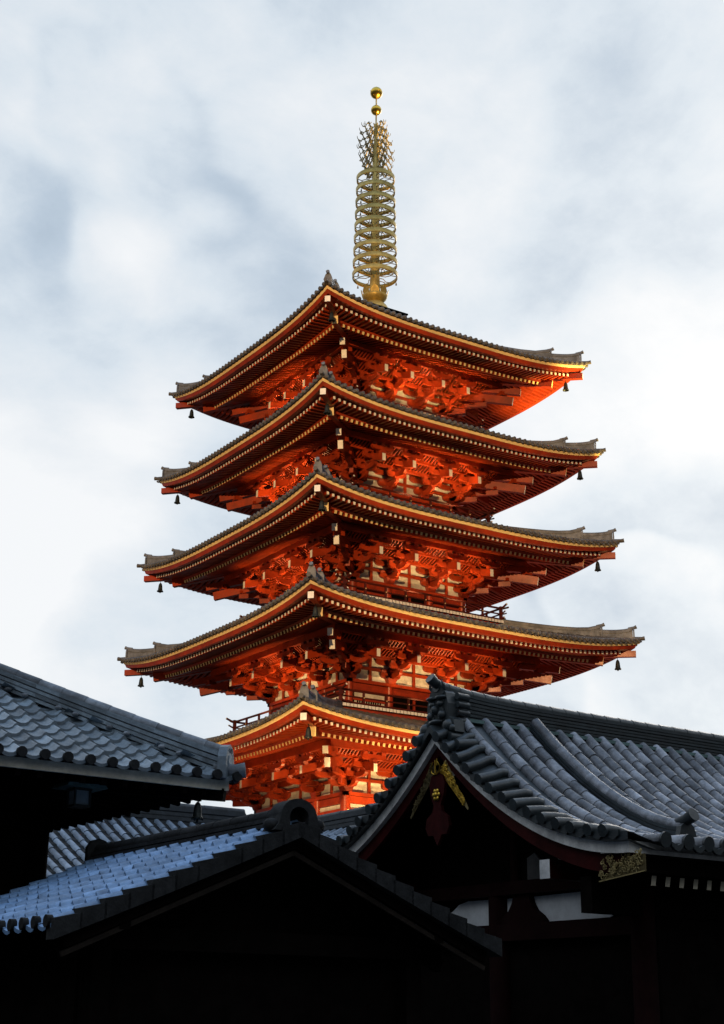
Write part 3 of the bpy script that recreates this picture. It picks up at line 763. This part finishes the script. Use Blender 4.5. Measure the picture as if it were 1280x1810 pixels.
for xk, side in ((1.92, -1), (1.92, 1)):
    mb = MB(); f, l = slope(xk, side)
    def kf(t, f=f): return f(.03+t*.77)-V((0, 0, .05)), .06*math.exp(-(1-t)/.08)
    layered(mb, kf, 14, -.05, .27, .14, 5, 1, capm=0, cap=.10, side=V((1, 0, 0)))
    e_ = f(.80); y = e_.y
    mb.prism([(-.2, -.12), (.2, -.12), (.2, .12), (.15, .27), (.07, .33), (-.07, .33), (-.15, .27), (-.2, .12)], e_+V((0, .04*side, 0)), (1, 0, 0), (0, 0, 1), (0, 1, 0), .10, 1, .0)
    mb.tube([e_+V((0, -.15*side, .33)), e_+V((0, .08*side, .38)), e_+V((0, .24*side, .45))], [.085, .095, .115], 14, 1, tone=.1)
    mb.build('descending_ridge', AM, ra)
# demon face tile
mb = MB(); Ox = -.02
base = [(-.50, -.42), (-.28, -.50), (.28, -.50), (.50, -.42), (.46, -.20), (.30, -.12), (.30, .12), (.24, .32), (.12, .42), (-.12, .42), (-.24, .32), (-.30, .12), (-.30, -.12), (-.46, -.20)]
C0 = V((Ox, HW, 6.98))
mb.prism(base, C0, (0, 1, 0), (0, 0, 1), (1, 0, 0), .22, 1, .3)
for yy, zz, r, sc in ((-.11, .13, .075, (.9, 1.1, .8)), (.11, .13, .075, (.9, 1.1, .8)), (0, .02, .085, (1.5, .8, 1.1)), (-.13, .24, .09, (1.1, 1.5, .5)), (.13, .24, .09, (1.1, 1.5, .5)), (-.16, -.08, .085, (1, 1, 1)), (.16, -.08, .085, (1, 1, 1)), (0, -.2, .12, (1, 1.6, .45)), (-.09, -.14, .03, (1, 1, 2)), (.09, -.14, .03, (1, 1, 2)), (-.33, -.30, .12, (.8, 1, 1)), (.33, -.30, .12, (.8, 1, 1)), (-.44, -.36, .07, (.8, 1, 1)), (.44, -.36, .07, (.8, 1, 1))):
    mb.ball(C0+V((-.13, yy, zz)), r, 1, 10, sc, tone=.5)
for s_ in (-1, 1): mb.tube([C0+V((-.05, s_*.12, .36)), C0+V((-.12, s_*.2, .46)), C0+V((-.14, s_*.16, .56))], [.05, .035, .01], 8, 1)
mb.tube([C0+V((.3, 0, .42)), C0+V((0, 0, .47)), C0+V((-.16, 0, .52)), C0+V((-.28, 0, .60))], [.10, .095, .09, .105], 14, 1, tone=.6)
for s_ in (-1, 1):
    for j in range(4):
        c = C0+V((.18, s_*.30, .26-.15*j)); mb.tube([c+V((.18, 0, 0)), c+V((-.10, s_*.03, 0))], .062, 10, 1, tone=rnd())
    c = C0+V((-.06, s_*.40, -.52)); mb.tube([c+V((.5, 0, 0)), c-V((.12, 0, 0))], .10, 12, 1, tone=.5)
    c = C0+V((-.10, s_*.66, -.70)); mb.tube([c+V((.5, 0, .08)), c-V((.12, 0, 0))], .10, 12, 1, tone=.3)
mb.build('demon_tile', AM, ra)
# white edge and barge board
def rake(mb, y0, y1, top, bot, x0, x1, m, n=40, side=None):
    pr = None
    for j in range(n+1):
        o = lerp(y0, y1, j/n)
        ring = [V((x0, HW+o, bz(o)+bot)), V((x1, HW+o, bz(o)+bot)), V((x1, HW+o, bz(o)+top)), V((x0, HW+o, bz(o)+top))]
        if pr: mb.hexa([pr[0], ring[0], ring[1], pr[1], pr[3], ring[3], ring[2], pr[2]], m)
        pr = ring
wmb = MB(); rake(wmb, -HW, HW, .15, -.03, -.20, .3, 0)
for s_ in (-1, 1):
    y = HW+s_*(HW+.0)
    wmb.box((-.20, min(y, y+.02*s_), 4.11), (LEN, max(y, y+.02*s_)+.0, 4.28), 0)
    wmb.box((-.19, min(y-.6*s_, y-.005*s_), 4.14), (LEN, max(y-.6*s_, y-.005*s_), 4.20), 0)
wmb.build('eave_edge', [WEDGE], ra)
bmb = MB()
n = 40; pr = None
for j in range(n+1):
    o = lerp(-HW, HW, j/n); th = .20+.10*abs(o)/HW
    ring = [V((-.10, HW+o, bz(o)-.04-th)), V((-.02, HW+o, bz(o)-.04-th)), V((-.02, HW+o, bz(o)-.032)), V((-.10, HW+o, bz(o)-.032))]
    if pr: bmb.hexa([pr[0], ring[0], ring[1], pr[1], pr[3], ring[3], ring[2], pr[2]], 0)
    pr = ring
bmb.build('bargeboard', [DRED], hall)
# soffit planks under the verge and roof
smb = MB()
for (x0, x1) in ((0.0, LEN),):
    pr = None
    for j in range(n+1):
        o = lerp(-HW+.02, HW-.02, j/n); r_ = [V((x0, HW+o, bz(o)-.06)), V((x1, HW+o, bz(o)-.06)), V((x1, HW+o, bz(o)-.02)), V((x0, HW+o, bz(o)-.02))]
        if pr: smb.hexa([pr[0], r_[0], r_[1], pr[1], pr[3], r_[3], r_[2], pr[2]], 0)
        pr = r_
for j in range(26):                             # rafters following the slope inside the verge
    o = lerp(-4.4, 4.4, j/25)
    smb.box((.05, HW+o-.05, bz(o)-.20), (1.25, HW+o+.05, bz(o)-.065), 0)
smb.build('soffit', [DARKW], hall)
# gilt fretwork fittings
def fret(O, U, Wv, Nn, w, h, dens, seed, name, taper=True, flip=False):
    rr = random.Random(seed); mb = MB()
    U, Wv, Nn = V(U).normalized(), V(Wv).normalized(), V(Nn)
    def pt(a, b, o=.0): return V(O)+U*a+Wv*b+Nn*o
    hh = (lambda a: h*(1-.75*a/w) if taper else h)
    mb.beam(pt(0, 0), pt(w, 0), .012, .016, 0)
    k = 0
    while k < dens:
        a = rr.uniform(.03, w*.96); b = rr.uniform(.02, hh(a)); r = rr.uniform(.025, .05)
        a0 = rr.uniform(0, 6.28); tr = rr.choice((-1, 1))
        pts = [pt(a+r*(1-.10*q)*math.cos(a0+tr*q*.8), b+r*(1-.10*q)*math.sin(a0+tr*q*.8), rr.uniform(0, .015)) for q in range(8)]
        mb.tube(pts, .008, 4, 0, caps=False); k += 1
    return mb.build(name, [BRIGHT if seed == 5 else (GOLD2 if seed == 8 else GOLDK)], hall)
for s_ in (-1, 1):
    q = MB(); q.prism([(.02, 0), (1.12, 0), (1.12, .035), (.85, .10), (.6, .10), (.42, .17), (.02, .24)], (-.112, HW-.02*s_, bz(0)-.50), V((0, -s_*1.02, -1.02)).normalized(), V((0, -s_*1.02, 1.02)).normalized(), (1, 0, 0), .012, 0)
    q.build('gilt_backing', [GOLD2 if s_ > 0 else GOLDK], hall)
fret((-.125, HW-.02, bz(0)-.50), (0, -1.02, -1.02), (0, -1.02, 1.02), (-1, 0, 0), 1.0, .22, 150, 5, 'gilt_fitting')
fret((-.125, HW+.02, bz(0)-.50), (0, 1.02, -1.02), (0, 1.02, 1.02), (-1, 0, 0), 1.0, .22, 50, 6, 'gilt_fitting')
mb = MB(); mb.prism([(0, 0), (.98, .10), (.98, .36), (.55, .34), (.36, .16), (.2, .12)], (-.112, .72, 3.72), (0, -1, 0), (0, 0, 1), (1, 0, 0), .02, 0)
mb.build('corner_fitting', [GOLDK], hall)
fret((-.13, .72, 3.73), (0, -1, .10), (0, 0, 1), (-1, 0, 0), .98, .34, 90, 8, 'gilt_fitting', taper=False)
# hanging fish pendant
gp = MB()
pend = [(0, .50), (.16, .44), (.22, .28), (.18, .08), (.10, -.08), (.14, -.20), (.30, -.30), (.34, -.46), (.26, -.60), (.12, -.60), (.06, -.70), (0, -.78)]
poly = pend+[(-a, b) for a, b in pend[::-1][1:-1]]
gp.prism(poly[::-1], (-.14, HW-.02, 5.38), (0, 1, 0), (0, 0, 1), (1, 0, 0), .06, 0)
pn = gp.build('pendant', [DRED], hall)
gp = MB()
for a in range(6):
    an = a*math.pi/3; gp.ball((-.19, HW-.02+.075*math.cos(an), 5.48+.075*math.sin(an)), .042, 0, 8, (.5, 1, 1))
gp.ball((-.20, HW-.02, 5.48), .05, 0, 8, (.6, 1, 1))
gp.build('gilt_flower', [BRIGHT], pn)
gp = MB()
for s_ in (-1, 1): gp.tube([(-.19, HW+s_*.02, 5.84), (-.19, HW+s_*.10, 5.88), (-.19, HW+s_*.13, 5.98), (-.19, HW+s_*.07, 6.07)], .014, 6, 0)
gp.tube([(-.19, HW, 5.86), (-.19, HW, 6.10)], .016, 6, 0); gp.tube([(-.19, HW-.05, 6.0), (-.19, HW-.05, 6.12)], .012, 6, 0)
gp.build('gilt_crest', [BRIGHT], pn)
# gable wall, panels, beams
gw = MB()
gx = 1.3
poly = [(-3.6, 0), (3.6, 0)]+[(o, bz(o)-.1) for o in [lerp(3.6, -3.6, j/20) for j in range(21)]]
gw.prism(poly, (gx+.1, HW, 0), (0, 1, 0), (0, 0, 1), (1, 0, 0), .2, 0)
gw.box((gx, HW-3.6, 0), (LEN-1, HW-3.4, 4.1), 0); gw.box((gx, HW+3.4, 0), (LEN-1, HW+3.6, 4.1), 0); gw.box((LEN-1.2, HW-3.6, 0), (LEN-1, HW+3.6, 4.5), 0)
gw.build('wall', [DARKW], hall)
pl_ = MB()
def wpanel(poly, m=0): pl_.prism(poly, (gx-.02, 0, 0), (0, 1, 0), (0, 0, 1), (1, 0, 0), .03, m)
def frogpanel(yc, s_, w_):
    return [(yc+s_*.18, 3.75), (yc+s_*.14, 3.68), (yc+s_*.22, 3.58), (yc+s_*.36, 3.50), (yc+s_*.44, 3.40), (yc+s_*.50, 3.32), (yc+s_*w_, 3.32), (yc+s_*(w_+.28), 3.42), (yc+s_*(w_+.22), 3.52), (yc+s_*(w_-.02), 3.62), (yc+s_*(w_-.18), 3.72), (yc+s_*(w_-.45), 3.77)]
for s_ in (-1, 1): wpanel(frogpanel(4.0, s_, 2.05)[::s_])
wpanel([(3.3, 4.05), (3.95, 4.05), (3.95, 4.42), (3.75, 4.50)][::-1], 1); wpanel([(2.55, 4.05), (3.15, 4.05), (3.15, 4.40), (2.75, 4.28)][::-1], 1)
pl_.build('plaster_panel', [mat('grey plaster', (.70, .73, .76), .85, var=.1, stain=.2), mat('dim plaster', (.10, .10, .10), .85)], hall)  # second plaster is darkened to stand for shade on the upper gable panels
tb = MB()
tb.box((gx-.25, 1.1, 3.80), (gx+.0, 2*HW-1.1, 4.02), 0); tb.box((gx-.22, 1.1, 3.02), (gx, 2*HW-1.1, 3.30), 0)
tb.prism([(-.62, 0), (.62, 0), (.5, .12), (.34, .22), (.24, .36), (.2, .5), (-.2, .5), (-.24, .36), (-.34, .22), (-.5, .12)], (gx-.10, 4.0, 3.301), (0, 1, 0), (0, 0, 1), (1, 0, 0), .12, 0)
for y in (1.2, 4.7, 8.2): tb.tube([(gx-.05, y, 0), (gx-.05, y, 3.8)], .2, 14, 0)
tb.tube([(gx-.05, 4.25, 4.0), (gx-.05, 4.25, 5.6)], .09, 10, 0)
tb.build('beam', [mat('near black red timber', (.014, .003, .003), .8, spec=.1, var=.3)], hall)
for y in (2.07, 2*HW-2.07, HW):
    q = MB(); q.beam((gx, y, 4.02 if y != HW else 6.0), (-.02 if y != HW else .2, y, 4.02 if y != HW else 6.0), .24, .30, 0, endm=1); q.build('purlin_end', [DRED, mat('white painted purlin end', (.85, .85, .85), .7)], hall)
for j in range(38):
    x = .62+.31*j
    if x > 8: break
    for s_ in (0,):
        q = MB(); q.beam((x, 1.3, 3.98), (x, .30, 3.76), .10, .15, 0, endm=1); q.build('rafter', [DARKW, LEDGE], hall)
q = MB(); q.box((-.02, .12, 3.86), (LEN, .22, 4.1), 0); q.box((0, .1, 4.08), (LEN, 1.2, 4.12), 0); q.box((0.02, 1.05, 3.3), (LEN-1, 1.3, 3.85), 0); q.build('eave_board', [DARKW], hall)
# ================================================================== pantile surface
def pantile(mb, S, nu, nv, m, lift=.035, roll=.045, keep=None, prof=None):
    """S(a,b)->point for column a and course b (continuous)."""
    prof = prof or [(0, .0), (.12, -.02), (.30, -.032), (.48, -.026), (.62, -.004), (.70, .03), (.79, .047), (.88, .036), (.96, .006), (1.0, .0)]
    for a in range(nu):
        for b in range(nv):
            if keep and not keep(a+.5, b+.5): continue
            lo, hi_, lip = [], [], []
            jz = (rnd()-.5)*.016; jx = (rnd()-.5)*.05
            for q, h in prof:
                P0 = S(a+q+jx, b+jx*.6); P1 = S(a+q+jx*.5, b+1.12)
                lo.append(P0+V((0, 0, h*roll/.045+lift+jz))); hi_.append(P1+V((0, 0, h*roll/.045+jz-.006))); lip.append(P0+V((0, 0, h*roll/.045-.012)))
            n = len(prof)
            mb.add(lo+hi_, [(i, i+1, n+i+1, n+i) for i in range(n-1)], m, rnd(), True)
            mb.add(lip+lo, [(i, i+1, n+i+1, n+i) for i in range(n-1)], m, .1, False)
# ================================================================== LEFT HALL (hipped)
lh = empty('hipped_hall', (-31.66, -44.24, 0), R(3))
tag(lh, 'hipped temple hall at left with blue grey pantiles, pale eave board and thick hip ridge', 'hall')
PI_, CO = .315, .235
def LS(a, b):
    x = -a*PI_+.10; y = b*CO-.12
    return V((x, y, 4.79+.52*(y+.12)+.006*y*y))
mb = MB()
pantile(mb, lambda a, b: LS(34-a, b), 34, 22, 0, keep=lambda a, b: (34-a)*PI_-.1 > (b*CO-.12)-.12)
def LE(a, b):
    y = a*PI_-.10; x = -(b*CO-.12)
    return V((x, y, 4.79+.52*(-x+.12)+.006*x*x))
pantile(mb, LE, 30, 22, 0, keep=lambda a, b: a*PI_-.1 > (b*CO-.12)-.12)
for a in range(34):
    c = LS(a+.20, 0)+V((0, -.02, .03)); mb.tube([c+V((0, .03, 0)), c-V((0, .03, 0))], .068, 10, 1, tone=.2)
    c = LE(a+.80, 0)+V((.02, 0, .03)); mb.tube([c-V((.03, 0, 0)), c+V((.03, 0, 0))], .068, 10, 1, tone=.2)
# under sheet
mb.add([(-10.6, -.05, 4.77), (0.05, -.05, 4.77), (-5, 5, 7.4), (-10.6, 5, 7.4)], [(0, 1, 2, 3)], 1)
mb.add([(0.05, -.05, 4.77), (.05, 9.3, 4.77), (-5, 9.3, 7.4), (-5, 5, 7.4)], [(0, 1, 2, 3)], 1)
mb.add([(-10.6, 5, 7.4), (-5, 5, 7.4), (-5, 9.3, 7.4), (-10.6, 9.3, 7.4)], [(0, 1, 2, 3)], 1)
lr = mb.build('roof', [TILEL, TILEMD], lh)
mb = MB()
dd = V((-1, 1, 0)).normalized(); sdv = V((1, 1, 0)).normalized()
def hf(t):
    d = lerp(.0, 5.0, t); return V((-d, d, 4.84+.53*d+.006*d*d)), .05*math.exp(-t*6)
layered(mb, hf, 20, -.02, .24, .14, 4, 1, capm=0, cap=.085, side=sdv)
for j in range(26):                             # white mortar lumps under the ridge
    d = .3+j*.18; s_ = 1 if j % 2 else -1
    P = V((-d, d, 4.88+.53*d))-sdv*.17
    if j % 3: mb.ball(P, .05, 0, 6, (1.2, 1, .7), tone=rnd())
e_ = V((-.04, .04, 4.92))
mb.prism([(-.24, -.14), (.24, -.14), (.23, .16), (.15, .30), (0, .35), (-.15, .30), (-.23, .16)], e_, sdv, (0, 0, 1), dd, .12, 1, .2)
mb.tube([e_+V((.05, -.05, .1)), e_+V((-.02, .02, .1))], .11, 12, 1)
mb.tube([V((-.2, .1, 4.94)), V((.05, -.06, 4.90)), V((.17, -.14, 4.92))], [.10, .095, .105], 14, 0, tone=.4, capm=1)
mb.build('hip_ridge', [TILERL, TILEL, LEDGE], lr)
mb = MB()
mb.box((-10.6, 0.0, 4.64), (0.0, .05, 4.77), 0); mb.box((-.05, .051, 4.64), (0, 9.2, 4.77), 0)
mb.build('eave_edge', [LEDGE], lh)
mb = MB()
mb.add([(-10.6, .05, 4.66), (-.05, .05, 4.66), (-1.9, 1.9, 4.95), (-10.6, 1.9, 4.95)], [(0, 1, 2, 3)])
mb.add([(-.05, .05, 4.66), (-.05, 9.2, 4.66), (-1.9, 9.2, 4.95), (-1.9, 1.9, 4.95)], [(0, 1, 2, 3)])
for j in range(34):
    x = -.35-j*.30; mb.beam((x, max(.06, .06), 4.60), (x, 1.9, 4.86), .07, .09, 0)
    if j < 29: mb.beam((-.06, .35+j*.3, 4.60), (-1.9, .35+j*.3, 4.86), .07, .09, 0)
mb.beam((-.04, .04, 4.58), (-1.9, 1.9, 4.80), .16, .16, 0)
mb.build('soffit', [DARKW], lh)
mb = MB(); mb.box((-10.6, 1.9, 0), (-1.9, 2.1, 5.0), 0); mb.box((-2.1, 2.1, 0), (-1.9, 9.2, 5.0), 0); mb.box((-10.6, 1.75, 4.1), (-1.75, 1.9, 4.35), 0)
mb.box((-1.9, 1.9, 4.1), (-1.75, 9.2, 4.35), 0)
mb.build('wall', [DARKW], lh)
for x, y in ((-1.9, 1.9), (-4.2, 1.9), (-6.5, 1.9)):
    q = MB(); q.tube([(x, y, 0), (x, y, 4.1)], .16, 12, 0); q.build('column', [DARKW], lh)
    q = MB(); q.box((x-.35, y-.4, 4.36), (x+.35, y-.2, 4.52), 0); q.box((x-.2, y-.5, 4.2), (x+.2, y-.1, 4.36), 0); q.build('bracket', [DARKW], lh)
b = bellmesh(.5).build('wind_bell', [BRONZE]); b.location = lh.matrix_basis @ V((-.30, .30, 4.56)) if False else V((-31.66-.32, -44.24+.28, 4.56))
tag(b, 'small dark wind bell hanging under the corner of the left hall eave', 'bell')
# hooded lantern under the left eave
ln = empty('hanging_lantern', (-31.66-1.80, -44.24+.9, 4.36), R(3))
tag(ln, 'small hooded lantern with green copper roof hanging in the dark under the left eave', 'lantern')
q = MB(); q.prism([(-.30, 0), (.30, 0), (.26, .06), (.0, .16), (-.26, .06)], (0, 0, .25), (1, 0, 0), (0, 0, 1), (0, 1, 0), .5, 0); q.tube([(0, 0, .38), (0, 0, .6)], .012, 6); q.build('lantern_roof', [COPPER], ln)
q = MB()
q.box((-.12, -.12, 0), (.12, .12, .03), 0); q.box((-.13, -.13, .22), (.13, .13, .25), 0)
for sx in (-1, 1):
    for sy in (-1, 1): q.box((sx*.11-.012, sy*.11-.012, .03), (sx*.11+.012, sy*.11+.012, .22), 0)
q.build('lantern_frame', [BRONZE], ln)
q = MB(); q.box((-.10, -.10, .03), (.10, .10, .22), 0); q.build('lantern_pane', [mat('dull paper pane', (.30, .36, .38), .6)], ln)
# ================================================================== FRONT GATE ROOF
gt = empty('gabled_gate', (-33.2, -48.61, 0), R(1))
tag(gt, 'low gabled gate in the dark foreground with blue lit pantiles and an arched ridge end', 'gate')
GH, RZ, EZ, GL = 2.62, 3.62, 2.52, 4.95
def MS(a, b, s_=-1):
    x = GH+.06-b*.245; y = a*.30-.06
    t = x/GH; return V((s_*x, y, EZ+(RZ-EZ)*(1-t)+.05*(1-t)*t*-1.0))
mb = MB()
bump = [(0, .0), (.14, -.012), (.35, -.02), (.55, -.012), (.66, .02), (.76, .05), (.86, .03), (.95, .004), (1, 0)]
pantile(mb, lambda a, b: MS(17-a, b), 17, 11, 0, lift=.03, roll=.062, prof=bump)
pantile(mb, lambda a, b: MS(a, b, 1), 17, 11, 0, lift=.03, roll=.062, prof=bump)
for s_ in (-1, 1):
    for b in range(11):                       # verge tiles: lipped, stepping up the rake
        P0, P1 = MS(0, b, s_), MS(0, b+1.1, s_)
        for y0, y1, h0, h1 in ((-.10, .10, .075, .055), ):
            mb.hexa([P0+V((0, y0, -.12)), P1+V((0, y0, -.12)), P1+V((0, y1, -.12)), P0+V((0, y1, -.12)), P0+V((0, y0, h0)), P1+V((0, y0, h1-.03)), P1+V((0, y1, h1-.03)), P0+V((0, y1, h0))], 1, rnd())
    for a in range(17):
        c = MS(a+.24, 0, s_)+V((s_*.0, 0, .05)); mb.tube([c-V((.03, 0, 0)), c+V((.03, 0, 0))], .062, 10, 1, tone=.1)
mb.add([(-GH, -.05, EZ-.02), (0, -.05, RZ-.02), (0, GL, RZ-.02), (-GH, GL, EZ-.02)], [(0, 1, 2, 3)], 1)
mb.add([(GH, -.05, EZ-.02), (0, -.05, RZ-.02), (0, GL, RZ-.02), (GH, GL, EZ-.02)], [(0, 1, 2, 3)], 1)
gr_ = mb.build('roof', [TILEM, TILEMD], gt)
mb = MB()
def gf(t): return V((0, lerp(.05, GL-.05, t), 0)), 0
layered(mb, gf, 12, 3.58, 3.76, .11, 3, 0, capm=0, cap=.075, side=V((1, 0, 0)))
mb.prism([(-.16, -.25), (.16, -.25), (.16, .05), (.10, .14), (0, .17), (-.10, .14), (-.16, .05)], (0, GL-.02, 3.76), (1, 0, 0), (0, 0, 1), (0, 1, 0), .08, 0, .0)
mb.build('ridge', [TILEMD], gr_)
mb = MB(); n = 20; outer, inn = [], []
for j in range(n+1):
    a = math.pi*j/n; outer.append((.22*math.cos(a), .0+.18*math.sin(a))); inn.append((.115*math.cos(a), -.01+.105*math.sin(a)))
O0 = V((-.02, .02, 3.72))
# horseshoe body: ring quads
oo = [(.30, -.16), (.245, -.08)]+outer+[(-.245, -.08), (-.30, -.16)]; ii = [(.12, -.16), (.11, -.08)]+inn+[(-.11, -.08), (-.12, -.16)]
def pp(q, y): return O0+V((q[0], y, q[1]))
vs = []; fs = []
for q, r_ in zip(oo, ii): vs += [pp(q, -.16), pp(r_, -.16), pp(r_, .10), pp(q, .10)]
for j in range(len(oo)-1):
    a, b = 4*j, 4*(j+1); fs += [(a, a+1, b+1, b), (a+1, a+2, b+2, b+1), (a+2, a+3, b+3, b+2), (a+3, a, b, b+3)]
mb.add(vs, fs, 0, .9)
mb.box(O0+V((-.13, .0, -.16)), O0+V((.13, .09, .12)), 0, .0)
mb.ball(O0+V((.27, -.03, -.08)), .10, 0, 10, (1, 1.4, .9)); mb.ball(O0+V((-.27, -.03, -.10)), .08, 0, 10, (1, 1.4, .9))
mb.build('ridge_end', [TILEMD], gr_)
for s_ in (-1, 1):
    q = MB(); P0 = V((s_*(GH-.08), -.02, EZ-.10)); P1 = V((0, -.02, RZ-.10))
    q.beam(P0-V((0, 0, .03)), P1-V((0, 0, .03)), .05, .17, 0, side=V((0, 1, 0))); q.beam(P0+V((0, .02, -.17)), P1+V((0, .02, -.17)), .035, .05, 1, side=V((0, 1, 0)))
    q.build('bargeboard', [DARKW, BROWN], gt)
q = MB()
for s_ in (-1, 1):
    q.beam((s_*(GH-.3), .55, EZ-.24), (0, .55, RZ-.20), .12, .14, 0, side=V((0, 1, 0)))
    for j in range(12): q.beam((s_*(GH-.06), .25+j*.4, EZ-.09), (s_*.02, .25+j*.4, RZ-.09), .06, .08, 0, side=V((0, 1, 0)))
    q.box((s_*1.9-.06, -.02, 2.5), (s_*1.9+.06, GL-.1, 2.64), 0)
q.build('rafters', [DARKW], gt)
q = MB(); q.prism([(-2.0, 0), (2.0, 0), (2.0, 2.55), (0, 3.42), (-2.0, 2.55)], (0, .7, 0), (1, 0, 0), (0, 0, 1), (0, 1, 0), .08, 0)
q.prism([(-2.0, 0), (2.0, 0), (2.0, 2.55), (0, 3.42), (-2.0, 2.55)], (0, GL-.6, 0), (1, 0, 0), (0, 0, 1), (0, 1, 0), .08, 0)
q.box((-2.04, .74, 0), (-1.96, GL-.64, 2.6), 0); q.box((1.96, .74, 0), (2.04, GL-.64, 2.6), 0)
q.build('wall', [DARKW], gt)
for x in (-1.9, 1.9):
    q = MB(); q.box((x-.1, .45, 0), (x+.1, .65, 2.6), 0); q.build('post', [DARKW], gt)
q = MB(); q.box((-2.3, .46, 2.34), (2.3, .64, 2.56), 0); q.build('beam', [DARKW], gt)
# ================================================================== BACK WINGS
def wing(name, label, ridge0, ridge1, half, rz_, ez, m, seed):
    """gabled wing with round tile rows; ridge from ridge0 to ridge1 (xy)"""
    a = V((*ridge0, 0)); b = V((*ridge1, 0)); d = (b-a); Ln = d.length; ang = math.atan2(d.y, d.x)
    o = empty(name, (a.x, a.y, 0), ang); tag(o, label, 'hall')
    mb = MB()
    for s_ in (-1, 1):
        def S(x, t): return V((x, s_*half*t, rz_+(ez-rz_)*(t*1.15-.15*t*t)))
        g = [S(x, t/6) for t in range(7) for x in (0, Ln)]
        mb.add(g, [(2*t, 2*t+1, 2*t+3, 2*t+2) for t in range(6)], 1, .5)
        n = int(Ln/.36)
        for j in range(n+1):
            x = j*.36+.1
            if x > Ln: break
            for q in range(8):
                p0, p1 = S(x, (q+1)/8), S(x, q/8)
                mb.tube([p0+V((0, 0, .03)), p1+V((0, 0, .02))], [.095, .085], 5, 0, caps=False, tone=rnd(), a0=0, a1=math.pi)
            mb.tube([S(x, 1)+V((0, 0, .02)), S(x, 1)+V((0, s_*.05, .02))], .10, 8, 1)
            if j < n:
                for q in range(14):
                    p0, p1 = S(x+.1, q/14), S(x+.27, q/14); p2, p3 = S(x+.27, (q+1)/14), S(x+.1, (q+1)/14)
                    mb.add([p0, p1, p2+V((0, 0, .05)), p3+V((0, 0, .05)), p2, p3], [(0, 1, 2, 3), (3, 2, 4, 5)], [2, 1], rnd())
        mb.box((0, s_*half-.1, ez-.35), (Ln, s_*half+.02, ez-.08), 1)
    r = mb.build('roof', [TILEB, TILEBD, TILEMD], o)
    mb = MB(); layered(mb, lambda t: (V((lerp(-.1, Ln, t), 0, 0)), 0), int(Ln/1.2), rz_-.1, rz_+.42, .17, 4, 0, capm=0, cap=.11, side=V((0, 1, 0)))
    mb.build('ridge', [TILEBD], r)
    mb = MB()
    mb.prism([(-half+1, 0), (half-1, 0), (half-1, ez+.1), (0, rz_-.2), (-half+1, ez+.1)], (.6, 0, 0), (0, 1, 0), (0, 0, 1), (1, 0, 0), .2, 0)
    mb.prism([(-half+1, 0), (half-1, 0), (half-1, ez+.1), (0, rz_-.2), (-half+1, ez+.1)], (Ln-.6, 0, 0), (0, 1, 0), (0, 0, 1), (1, 0, 0), .2, 0)
    mb.box((.7, -half+1, 0), (Ln-.7, -half+1.2, ez), 0); mb.box((.7, half-1.2, 0), (Ln-.7, half-1, ez), 0)
    mb.build('wall', [DARKW], o)
    return o
wing('temple_wing', 'low wing with rows of round tiles, seen beneath the left hall eave', (-36, -24.3), (-20.5, -24.3), 5.2, 6.85, 4.4, 0, 1)
wing('temple_wing', 'wing whose tiled roof shows between the arched ridge end and right gable', (-17.83, -34), (-17.83, -13), 4.6, 6.9, 4.6, 0, 2)
